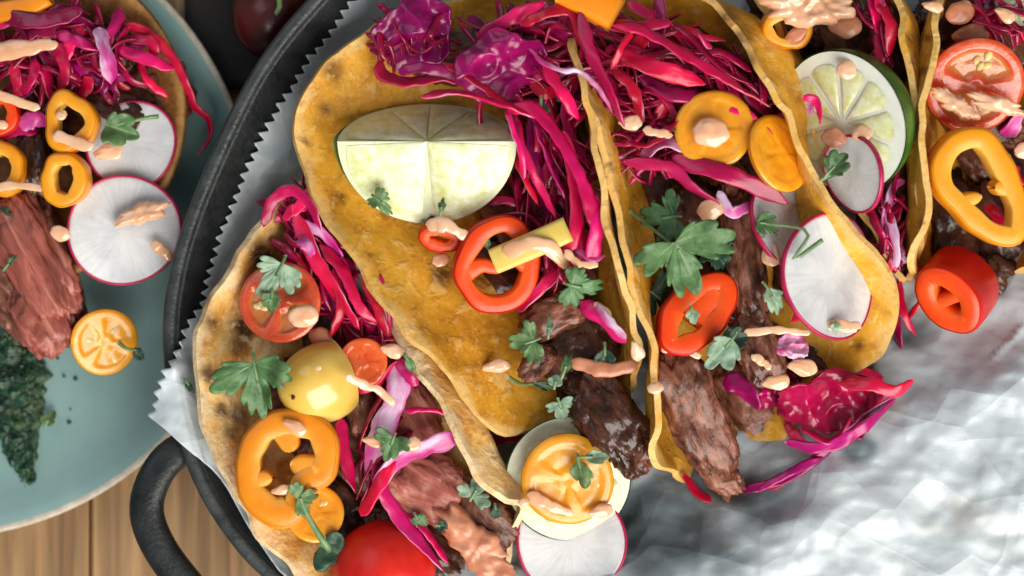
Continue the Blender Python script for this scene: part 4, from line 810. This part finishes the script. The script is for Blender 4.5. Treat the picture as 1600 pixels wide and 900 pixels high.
tuft(1390, 345, 16, 45, 85, 9, 4.9, 90, (5, 9), ['crimson', 'magenta', 'pinkwhite'], l4, g4, .25)
tuft(1375, 40, 14, 40, 80, 5, 5.0, 90, (7, 12), ['crimson', 'magenta'], l4, g4, .2)
many([([(1252, 152), (1276, 158), (1282, 196)], 6, 6.0, 'magenta'), ([(1380, 310), (1398, 370), (1402, 420)], 8, 5.2, 'pinkwhite'), ([(1268, 150), (1264, 180)], 5, 5.8, 'pinkwhite'), ([(1372, 0), (1392, 40), (1388, 88)], 9, 5.6, 'magenta')], l4, g4)
l5, g5 = 'cabbage shred between tomato wedge and yellow ring', 'cabbage shreds under the two-holed yellow ring'
tuft(1560, 20, 40, 20, 30, 6, 4.6, 90, (6, 10), ['purple', 'crimson'], l5, g5, .6)
many([([(1570, 215), (1590, 190), (1605, 175)], 14, 5.0, 'pinkwhite'), ([(1540, 320), (1560, 340), (1560, 370)], 9, 4.6, 'crimson'), ([(1575, 340), (1590, 360), (1610, 350)], 10, 4.6, 'magenta'), ([(1585, 260), (1600, 290)], 10, 4.8, 'crimson')], l5, g5)
l1, g1 = 'cabbage shred in the charred taco', 'cabbage shreds in the charred taco'
tuft(510, 420, 45, 55, 60, 14, 4.3, 120, (5, 10), ['magenta', 'crimson', 'purple'], l1, g1, .3)
tuft(470, 330, 35, 25, 40, 7, 4.4, 80, (5, 9), ['magenta', 'crimson'], l1, g1, .6)
tuft(560, 500, 30, 30, 70, 6, 4.0, 100, (6, 10), ['crimson', 'purple'], l1, g1, .4)
many([([(412, 355), (428, 312), (458, 298), (488, 326), (502, 372)], 9, 5.0, 'magenta'), ([(458, 328), (490, 400), (520, 450), (562, 515)], 11, 5.0, 'magenta'), ([(500, 382), (540, 430), (562, 480), (592, 506)], 9, 5.0, 'crimson'),
      ([(455, 350), (500, 362), (542, 410)], 9, 4.9, 'pinkwhite'), ([(520, 420), (532, 480), (515, 530)], 8, 4.9, 'magenta'), ([(468, 372), (480, 385), (486, 402)], 10, 5.2, 'pinkwhite'), ([(566, 430), (590, 480), (606, 528)], 8, 5.0, 'crimson'),
      ([(618, 566), (622, 610), (598, 670), (572, 740)], 18, 4.9, 'pinkwhite'), ([(716, 682), (664, 700), (612, 728), (582, 780)], 17, 5.0, 'pinkwhite'), ([(564, 806), (590, 762), (622, 704)], 11, 5.2, 'crimson'),
      ([(630, 642), (672, 640), (706, 650)], 6, 5.0, 'crimson'), ([(600, 700), (592, 752), (622, 806), (660, 852), (694, 892)], 12, 4.7, 'magenta'), ([(532, 652), (540, 715), (556, 770)], 11, 4.8, 'crimson'),
      ([(620, 560), (640, 590), (655, 600)], 9, 5.0, 'magenta'), ([(630, 790), (665, 830), (700, 880)], 9, 4.5, 'crimson'), ([(556, 610), (590, 600), (625, 560)], 8, 4.9, 'magenta')], l1, g1)
lp, gp = 'cabbage shred heaped on the plate taco', 'cabbage shreds on the plate taco'
tuft(90, 90, 90, 40, 20, 22, 3.2, 120, (6, 12), ['magenta', 'crimson', 'purple', 'purple'], lp, gp, .8, .3)
tuft(60, 30, 80, 18, 0, 9, 3.4, 130, (8, 13), ['crimson', 'purple'], lp, gp, .2, .2)
many([([(184, 36, 3.2), (230, 50, 3.3), (270, 92, 3.2), (294, 140, 2.9), (304, 166, 2.6), (325, 186, 2.4), (328, 212, 2.3), (308, 246, 2.2)], 8, 3, 'crimson'), ([(195, 60), (236, 64), (240, 96)], 8, 3.3, 'magenta'), ([(154, 42), (166, 85), (176, 132)], 13, 4.0, 'pinkwhite'),
      ([(88, 50), (130, 68), (158, 78)], 8, 3.8, 'magenta'), ([(184, 76), (230, 92), (272, 108)], 11, 3.6, 'crimson'), ([(218, 96), (230, 126), (262, 152)], 6, 3.3, 'crimson'), ([(84, 66), (100, 102), (94, 142)], 11, 3.8, 'magenta'),
      ([(0, 24), (60, 32), (130, 16)], 13, 3.8, 'purple'), ([(56, 92), (50, 122), (34, 148)], 8, 3.8, 'crimson'), ([(20, 100), (30, 152)], 9, 3.7, 'magenta'), ([(30, 196), (55, 186), (76, 196)], 14, 3.6, 'pinkwhite'), ([(0, 214), (30, 200), (60, 206)], 12, 3.4, 'magenta'), ([(135, 90), (160, 130), (165, 150)], 9, 3.4, 'purple')], lp, gp)

TV, TF, TE, TL = [], [], [], []
def tangle(cx, cy, rx, ry, ang, n, z, ln, spread=.6, zs=.5):
    for i in range(n):
        a = random.uniform(0, 6.28); r = math.sqrt(random.random()); x0, y0 = cx + rx * r * math.cos(a), cy + ry * r * math.sin(a)
        d = math.radians(ang) + random.gauss(0, spread); l = ln * random.uniform(.5, 1.3); c = random.uniform(-1.2, 1.2); z0 = z + random.uniform(-zs, zs); pts = []
        for t in np.linspace(-.5, .5, 5): pts.append(P(x0 + l * t * math.cos(d + c * t), y0 + l * t * math.sin(d + c * t) + 6 * math.sin(t * 8 + i), z0 + .35 * math.cos(t * 3) + random.uniform(-.1, .1)))
        path = catmull(pts, 18); tw = random.uniform(-1, 1) + random.uniform(-2, 2) * np.linspace(0, 1, 18); w = random.uniform(2.8, 7.0) * S
        V, F, E = ribbon(path, w, .00045, 8, .7, 14, twist=tw); b = len(TV); TV.extend(V); TF.extend([tuple(b + q for q in f) for f in F]); TE.extend(E)
        for k in range(18):
            for j in range(8): TL.append((k * .002 + i, w * math.cos(j * .785), 0))
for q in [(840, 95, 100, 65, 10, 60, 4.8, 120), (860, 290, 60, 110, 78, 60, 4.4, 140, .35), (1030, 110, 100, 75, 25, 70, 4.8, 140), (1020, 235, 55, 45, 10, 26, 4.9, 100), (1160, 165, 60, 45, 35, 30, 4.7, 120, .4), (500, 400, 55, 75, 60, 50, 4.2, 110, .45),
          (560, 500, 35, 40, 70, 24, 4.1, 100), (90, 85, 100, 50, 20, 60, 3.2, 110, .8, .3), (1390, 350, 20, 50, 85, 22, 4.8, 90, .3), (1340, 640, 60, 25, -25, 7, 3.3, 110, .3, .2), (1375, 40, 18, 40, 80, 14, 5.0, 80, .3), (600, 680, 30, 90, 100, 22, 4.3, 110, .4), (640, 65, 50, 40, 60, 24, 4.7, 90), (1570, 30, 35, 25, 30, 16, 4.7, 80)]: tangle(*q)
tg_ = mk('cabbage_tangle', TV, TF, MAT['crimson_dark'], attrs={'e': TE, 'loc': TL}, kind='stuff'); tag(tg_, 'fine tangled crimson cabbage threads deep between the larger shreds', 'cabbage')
# ------------------------------------------------------------------ cilantro
C = cilantro
C(1072, 412, 6.3, 92, 62, 'leaf', 'large toothed cilantro leaf over the orange-red pepper ring', (.12, -.22, 1), stem=[(1010, 350, 5.4), (985, 330, 5.0)], teeth=13, lobes=3, curl=.2, seed=3)
C(1030, 342, 5.7, 56, 170, 'leaf', 'cilantro leaf above the large toothed leaf', (0, .25, 1))
C(1082, 492, 6.35, 22, 80, 'leaf_pale', 'small pale leaf tip in the hole of the orange-red ring', (0, -.2, 1), lobes=1, spread=70, teeth=3)
C(1124, 400, 5.4, 44, 60, 'leaf_dark', 'dark cilantro leaf between beef strip and large leaf', (.1, .1, 1))
C(1104, 352, 5.6, 24, 80, 'leaf_dark', 'round dark leaf below the sauce drop by the beef strip', lobes=1, spread=80)
C(1035, 470, 5.0, 46, 40, 'leaf_dark', 'dark cilantro leaf behind the orange-red ring', (0, .2, 1))
C(1208, 466, 6.1, 46, 60, 'leaf_pale', 'smooth pale leaf beside the large radish slice', (.2, .1, 1), lobes=1, spread=60, teeth=5, narrow=.8)
C(1130, 546, 6.0, 52, 130, 'leaf_pale', 'folded pale green leaf beside the crusty beef bit', (.1, -.25, 1), lobes=1, spread=80, teeth=5, fold=.5)
C(1145, 530, 5.7, 40, -10, 'leaf_dark', 'dark green leaf tucked above the folded pale leaf', lobes=1, spread=70, teeth=5)
C(1200, 352, 6.2, 44, 20, 'leaf', 'green sprig with thin stem crossing the radish slices', (.1, .1, 1), lobes=3, spread=90, stem=[(1262, 362, 6.9), (1240, 405, 6.9), (1285, 375, 6.8)], narrow=.6)
C(1306, 512, 6.4, 15, 90, 'leaf_pale', 'tiny round leaf fleck at the foot of the large radish slice', lobes=1, spread=85, teeth=3)
C(1306, 258, 6.7, 40, -45, 'leaf', 'dark green leaf leaning on the standing radish slice', (-.2, .1, 1), lobes=1, spread=75, teeth=5, fold=.4)
C(1300, 272, 6.6, 34, -30, 'leaf_pale', 'pale leaf edge below the leaf on the standing radish slice', (-.2, -.2, 1), lobes=1, spread=50, teeth=3, narrow=.5)
C(914, 450, 6.3, 52, 12, 'leaf', 'toothed cilantro leaf lying against the upright tortilla edges', (0, -.35, 1), narrow=.7)
C(818, 538, 5.6, 42, 160, 'leaf', 'toothed cilantro leaf beside the pinkish beef nub', (-.1, -.1, 1), teeth=9)
C(858, 510, 5.7, 30, -85, 'leaf_pale', 'narrow pale cilantro leaf on the grey-brown beef', lobes=1, spread=50, teeth=3, narrow=.6)
C(885, 570, 5.7, 40, -70, 'leaf', 'narrow upright leaf above the cilantro stems', (.1, 0, 1), lobes=1, spread=50, teeth=4, narrow=.6)
C(845, 602, 5.5, 36, 15, 'leaf_dark', 'dark narrow leaf beside small pale leaf on the tortilla rim', lobes=1, spread=40, teeth=3, narrow=.6, stem=[(815, 600, 5.2), (795, 590, 5.0)])
C(868, 595, 5.75, 20, -80, 'leaf_pale', 'small pale round leaf between two narrow leaves', lobes=1, spread=90, teeth=3)
C(878, 640, 5.0, 30, 70, 'leaf_pale', 'pale ragged leaf hanging over the tortilla rim', (0, -.3, 1), lobes=3, teeth=7)
C(908, 660, 4.9, 20, 20, 'leaf_pale', 'small pale leaf at the glossy beef chunk', lobes=1, spread=90)
C(945, 560, 5.4, 38, 90, 'leaf_dark', 'dark pointed leaf over the brown sauce pool', (0, 0, 1), lobes=1, spread=60, teeth=3)
C(908, 738, 5.7, 46, 75, 'leaf', 'folded green leaf standing on the orange tomato half', (-.3, -.1, 1), lobes=1, spread=65, teeth=3, narrow=.8)
C(930, 714, 5.8, 42, 0, 'leaf_pale', 'pale leaf lying beside the folded leaf on the orange tomato', (0, .1, 1), lobes=1, spread=60, teeth=3, narrow=.65)
C(690, 322, 7.0, 22, -80, 'leaf', 'small green leaf on the lime wedge tip', lobes=1, spread=50, teeth=3, narrow=.7)
C(598, 318, 5.9, 34, 40, 'leaf', 'shadowed small cilantro leaf under the lime wedge', (.1, .1, 1), narrow=.6, lobes=3)
C(762, 380, 5.9, 20, 80, 'leaf', 'tiny green leaf inside the red ring', lobes=1, spread=45, teeth=3, narrow=.7)
C(675, 350, 5.0, 26, 20, 'leaf_dark', 'dark leaf at the red pepper curl', lobes=1, spread=70)
C(845, 172, 6.1, 34, 90, 'leaf_dark', 'dark green leaf among the cabbage above the lime wedge', lobes=1, spread=60, teeth=5, narrow=.9)
C(430, 436, 6.0, 62, 115, 'leaf_pale', 'pale cilantro leaf draped over the red tomato slice', (.15, -.1, 1), lobes=3, teeth=9, narrow=.8, spread=100)
C(424, 470, 6.05, 28, 95, 'leaf', 'small rounded leaf on the red tomato slice', lobes=1, spread=85, teeth=5)
C(404, 605, 6.1, 88, 80, 'leaf', 'large drooping cilantro leaf on the charred tortilla', (-.15, -.1, 1), lobes=3, teeth=13, seed=8, spread=110, narrow=.85)
C(640, 568, 5.7, 28, 60, 'leaf', 'curled green leaf at the mustard tortilla edge', (.2, 0, 1), lobes=1, spread=50, teeth=2, narrow=.7)
C(610, 698, 5.9, 34, 110, 'leaf', 'green leaf lying across the bean-shaped sauce drops', (0, 0, 1), lobes=3, teeth=7)
C(745, 764, 5.2, 34, -60, 'leaf_pale', 'small frilly pale leaf on the pink beef', teeth=9)
C(655, 815, 5.0, 24, 60, 'leaf', 'small round leaf beside the peach sauce smear', lobes=1, spread=85)
C(690, 822, 5.1, 18, 10, 'leaf_dark', 'tiny dark leaf on the peach sauce smear', lobes=1, spread=70)
C(775, 800, 4.6, 20, 80, 'leaf_dark', 'dark leaf under the tortilla tip by the lime wheel', lobes=1, spread=70)
C(478, 775, 6.1, 34, -20, 'leaf', 'small cilantro sprig on the orange pepper ring with thick stem', (0, -.2, 1), lobes=3, stem=[(478, 800, 6.0), (498, 835, 5.9), (516, 860, 5.7)])
C(520, 862, 4.9, 50, 30, 'leaf_dark', 'dark flat leaf beside the red cherry tomato', (0, 0, 1), lobes=1, spread=100, teeth=3)
C(296, 604, 4.9, 22, 60, 'leaf_dark', 'dark leaf fleck on the paper beside the charred tortilla', lobes=1, spread=60, narrow=.5)
C(1165, 636, 2.9, 26, 0, 'leaf_dark', 'dark green leaf on the lower tortilla flap', lobes=1, spread=60, narrow=.6)
C(1050, 200, 6.2, 12, 0, 'leaf_dark', 'tiny dark leaf at the rim of the round orange slice', lobes=1, spread=60)
C(184, 202, 4.0, 50, 20, 'leaf', 'large green leaf on the upper radish of the plate', (0, 0, 1), lobes=1, spread=90, teeth=5, stem=[(225, 185, 4.0), (248, 182, 3.9)], fold=.35)
C(215, 552, 3.4, 24, 60, 'leaf_dark', 'dark leaf at the yellow tomato half on the plate', lobes=1, spread=60, stem=[(198, 545, 3.6), (185, 535, 3.5)])
C(76, 655, 1.1, 24, -60, 'leaf', 'lone dull green leaf fleck on the bare plate', lobes=1, spread=90, teeth=3)
C(15, 410, 3.9, 26, -50, 'leaf', 'narrow green leaf on the plate beef', lobes=1, spread=40, narrow=.6)
C(0, 350, 3.6, 34, 60, 'leaf_dark', 'dark green leaf at the edge of the plate beef', lobes=3)

# ------------------------------------------------------------------ sauce
D = dab
def smear(px, py, z, ln, wd, ang, label, mat='sauce', tilt=(0, 0, 1), th=.32, seed=1):
    X, Y, N = basis(tilt, -math.radians(ang)); c = P(px, py, z); V = []; nr_, nt = 16, 96
    for i in range(nr_):
        f = (i + .02) / (nr_ - 1)
        for j in range(nt):
            a = 2 * math.pi * j / nt; d = np.array((math.cos(a), math.sin(a) * .6, 0)); k = 1 + .38 * sn(d, 1.9, seed) + .24 * sn(d, 4.5, seed + 2) + .08 * sn(d, 11, seed + 3)
            q = np.array((ln * .5 * S * f * k * math.cos(a), wd * .5 * S * f * k * math.sin(a), 0))
            h = th * .01 * (max(0, 1 - f**4)**.5 * (.75 + .5 * sn(q, 150, seed + 4) + .25 * sn(q, 420, seed + 6))) - .0012 * (f > .98) + .0009 * sn(q, 90, seed + 9)
            V.append(c + X * q[0] + Y * q[1] + N * h)
    return tag(mk('sauce_smear', V, gridfaces(nr_, nt, False, True), MAT[mat]), label, 'sauce')
D([(1112, 208)], 27, 6.35, 'oval sauce dollop in the round orange slice')
D([(676, 352, 6.0), (698, 352, 6.1), (722, 366, 6.0)], 13, 6, 'bent pale sauce dab on the small red pepper curl')
D([(688, 406)], 13, 5.0, 'small round sauce drop on the tortilla beside the red ring')
D([(798, 392, 6.15), (830, 380, 6.5), (858, 386, 6.4), (880, 412, 6.0)], 12, 6.2, 'forked sauce drizzle on the pale yellow strip')
D([(888, 398, 6.3), (905, 412, 6.3), (930, 414, 6.3)], 8, 6.3, 'thin curved sauce drizzle by the cabbage end')
D([(905, 568, 5.2), (945, 578, 5.3), (985, 572, 5.3)], 15, 5.2, 'brown-orange sauce pool in the lime taco', mat='sauce_brown', flat=.4)
D([(760, 574, 4.6), (788, 570, 4.6)], 12, 4.6, 'pale sauce smear on the mustard tortilla', flat=.4)
D([(935, 480, 5.9), (948, 496, 5.9)], 12, 5.9, 'sauce drop on the pink cabbage stem by the tortilla edge')
D([(992, 540, 6.9), (998, 556, 6.8)], 11, 6.9, 'sauce drop on the crossing of the tortilla edges')
D([(1024, 606)], 12, 6.7, 'round sauce bead on the upright tortilla edge')
D([(976, 192, 6.6), (992, 192, 6.6)], 13, 6.5, 'twin-lobed sauce drop beside the upright tortilla edges')
D([(1012, 204, 6.4), (1030, 208, 6.4), (1046, 212, 6.3)], 8, 6.3, 'small sauce streak on crimson cabbage')
D([(1110, 328)], 20, 5.9, 'sauce drop half hidden by a dark round leaf')
D([(1204, 385, 5.8), (1205, 405, 5.9)], 15, 5.8, 'sauce dab on beef strip beside the radish')
D([(1170, 520, 5.7), (1215, 516, 5.9), (1260, 520, 5.9)], 7, 5.8, 'thin sauce line below the large radish slice')
D([(1285, 512, 6.2), (1310, 508, 6.25), (1335, 512, 6.2)], 12, 6.1, 'sauce smear on the foot of the large radish slice', mat='sauce')
D([(1200, 598, 5.2), (1222, 596, 5.2)], 14, 5.2, 'bean-shaped sauce drop on purple cabbage, lower of two')
D([(1242, 572, 5.3), (1264, 576, 5.3)], 15, 5.3, 'bean-shaped sauce drop beside the violet curl, upper of two')
D([(1180, 558, 5.6), (1200, 572, 5.6)], 7, 5.6, 'small sauce streak on the crusty beef bit')
D([(1040, 545, 5.9), (1065, 545, 5.9), (1090, 556, 5.9)], 7, 5.9, 'thin sauce line under the orange-red ring')
D([(1326, 108)], 18, 6.6, 'peach sauce drop near the rim of the lime half')
D([(1348, 208)], 16, 6.3, 'peach sauce drop near the middle of the lime half')
D([(1303, 215)], 18, 6.2, 'brownish sauce drop between lime half and tortilla edge', mat='sauce_brown')
smear(1262, 8, 5.6, 150, 60, 4, 'large sauce pool above the lime half', seed=3, th=.5)
D([(1230, 66, 5.2), (1250, 52, 5.4)], 13, 5.3, 'brown sauce drip on the yellow pepper curl', mat='sauce_brown')
D([(1320, 40)], 24, 5.2, 'brown sauce blob beside the magenta cabbage', mat='sauce_brown')
D([(1448, 8, 6.9), (1466, 12, 6.9)], 9, 6.9, 'sauce drop on the top end of the tortilla edge')
smear(1494, 164, 6.15, 80, 26, 35, 'pale sauce streak on the red tomato wedge', th=.25, seed=5)
smear(1560, 164, 6.15, 90, 26, 18, 'pale sauce streak running off the red tomato wedge', th=.25, seed=9)
D([(1545, 232, 5.4), (1575, 245, 5.4)], 11, 5.3, 'brown sauce smear beside the yellow ring', mat='sauce_brown')
D([(1500, 20)], 22, 5.2, 'brown sauce blob above the tomato wedge', mat='sauce_brown')
D([(1500, 55, 5.0), (1530, 52, 5.0)], 18, 5.0, 'brown sauce streak touching the tomato wedge', mat='sauce_brown')
D([(1562, 18, 5.6), (1578, 28, 5.6)], 11, 5.5, 'sauce drop beside the small lime piece')
D([(1600, 235)], 16, 5.3, 'sauce drop beside the large yellow ring')
D([(475, 494)], 23, 6.0, 'round peach sauce dollop on the red tomato slice', flat=.4)
D([(500, 525)], 18, 4.8, 'brown sauce blob under the red tomato slice', mat='sauce_brown')
D([(545, 590, 6.3), (575, 604, 6.0), (590, 608, 5.9), (612, 628, 5.8)], 8, 6, 'sauce drizzle from yellow tomato onto cabbage')
D([(497, 575)], 5, 6.45, 'tiny sauce bead on the pale yellow tomato')
D([(604, 546, 5.4), (622, 550, 5.4)], 13, 5.3, 'sauce dab behind the small red-orange tomato slice')
D([(574, 688, 5.6), (592, 692, 5.6)], 10, 5.5, 'sauce drop before the leaf on the pink cabbage')
D([(630, 696, 5.6), (648, 694, 5.6)], 12, 5.5, 'sauce drop behind the leaf on the pink cabbage')
D([(450, 662, 5.9), (470, 672, 5.9)], 11, 5.9, 'pale sauce dab on the lobed orange ring')
D([(430, 768, 5.7), (448, 764, 5.7)], 9, 5.7, 'sauce drop inside the lobed orange ring')
smear(748, 858, 4.75, 165, 62, 42, 'long ragged orange-peach sauce smear on beef by the lime wheel', 'sauce_brown', seed=7)
D([(835, 778, 5.3), (862, 790, 5.3), (890, 802, 5.2)], 11, 5, 'sauce streak along the orange tomato half')
D([(928, 802, 5.2), (948, 796, 5.1)], 12, 4.7, 'sauce drop at the edge of the orange tomato half')
D([(818, 785, 5.4)], 8, 5.4, 'small sauce drop on the tortilla tip')
D([(0, 82, 4.3), (45, 75, 4.4), (78, 68, 4.4)], 15, 4.3, 'cream-peach sauce streak on the plate cabbage')
D([(-10, 145, 4.2), (25, 158, 4.2), (55, 168, 4.1)], 11, 4.1, 'sauce streak beside pink cabbage on the plate')
D([(92, 212, 4.5), (115, 222, 4.5), (140, 228, 4.5)], 10, 4.4, 'sauce smear across the plate yellow ring')
D([(96, 180)], 9, 4.4, 'sauce drop on the rim of the plate yellow ring')
D([(158, 240, 3.9), (180, 235, 3.9)], 16, 3.8, 'sauce blob on the upper radish of the plate')
smear(222, 334, 3.65, 84, 32, -24, 'broad sauce stroke on the lower radish of the plate', seed=11)
D([(243, 382, 3.6), (262, 400, 3.5)], 9, 3.6, 'short sauce stroke at the rim of the lower radish')
D([(94, 365)], 15, 3.9, 'round sauce drop on the plate beef strip')
D([(0, 292, 4.2), (35, 290, 4.2), (68, 296, 4.2)], 9, 4.1, 'sauce streak across the plate beef')
D([(3, 195)], 9, 4.0, 'sauce drop on the plate red pepper ring')

# ------------------------------------------------------------------ herb sauce on the plate (uncountable) and loose flecks
V = []; nu, nv = 60, 40
sp = catmull([P(-10, 520, 1.4), P(15, 580, 1.4), P(22, 660, 1.2), P(30, 710, 1.1), P(48, 765, 1.1)], nu)
wd = np.interp(np.linspace(0, 1, nu), [0, .3, .6, .85, 1], [62, 52, 36, 22, 6])
for i in range(nu):
    for j in range(nv):
        s = 2 * j / (nv - 1) - 1; p = sp[i] + np.array((s * wd[i] * S * (1 + .35 * sn((i * .3, s * 2, 0), 1, 3)), 0, 0))
        p[2] = .0072 + max(0, 1 - s * s) * .009 * min(1, wd[i] / 40) * (1 + .5 * sn(p, 260, 2)) + .0014 * sn(p, 520, 5); V.append(p)
hb = mk('herb_sauce', V, [f[::-1] for f in gridfaces(nu, nv)], MAT['herb'], kind='stuff'); tag(hb, 'dark green chopped herb sauce smeared down the teal plate', 'herb sauce')
V = []; F = []
for k in range(420):
    i = random.randrange(2, nu - 1); j = random.randrange(4, nv - 4); p = np.array(hb.data.vertices[i * nv + j].co) + np.array(hb.location); p[2] += .0005
    X, Y, N = basis((random.gauss(0, .5), random.gauss(0, .5), 1), random.uniform(0, 6)); r = random.uniform(.0007, .0019); b = len(V)
    for q in ((-1, -.3, 0), (-.2, -.6, .2), (.9, -.2, 0), (.7, .5, .2), (-.5, .5, .1)): V.append(p + X * r * q[0] + Y * r * q[1] + N * r * q[2])
    F.append((b, b + 1, b + 2, b + 3, b + 4))
mk('herb_flecks', V, F, MAT['leaf_dark'], hb, {'vein': [0] * len(V)}, kind='stuff')
for (x, y, r) in [(100, 588, 3), (118, 592, 4), (108, 660, 4), (110, 640, 2), (90, 560, 3)]:
    V, F = ellipsoid(P(x, y, .74), (r * S, r * S * .8, r * S * .3), 10, 6, .2, x); tag(mk('herb_fleck', V, F, MAT['leaf_dark'], attrs={'vein': [0] * len(V)}), 'tiny dark herb fleck on the bare teal plate', 'herb', 'herb flecks on the plate')
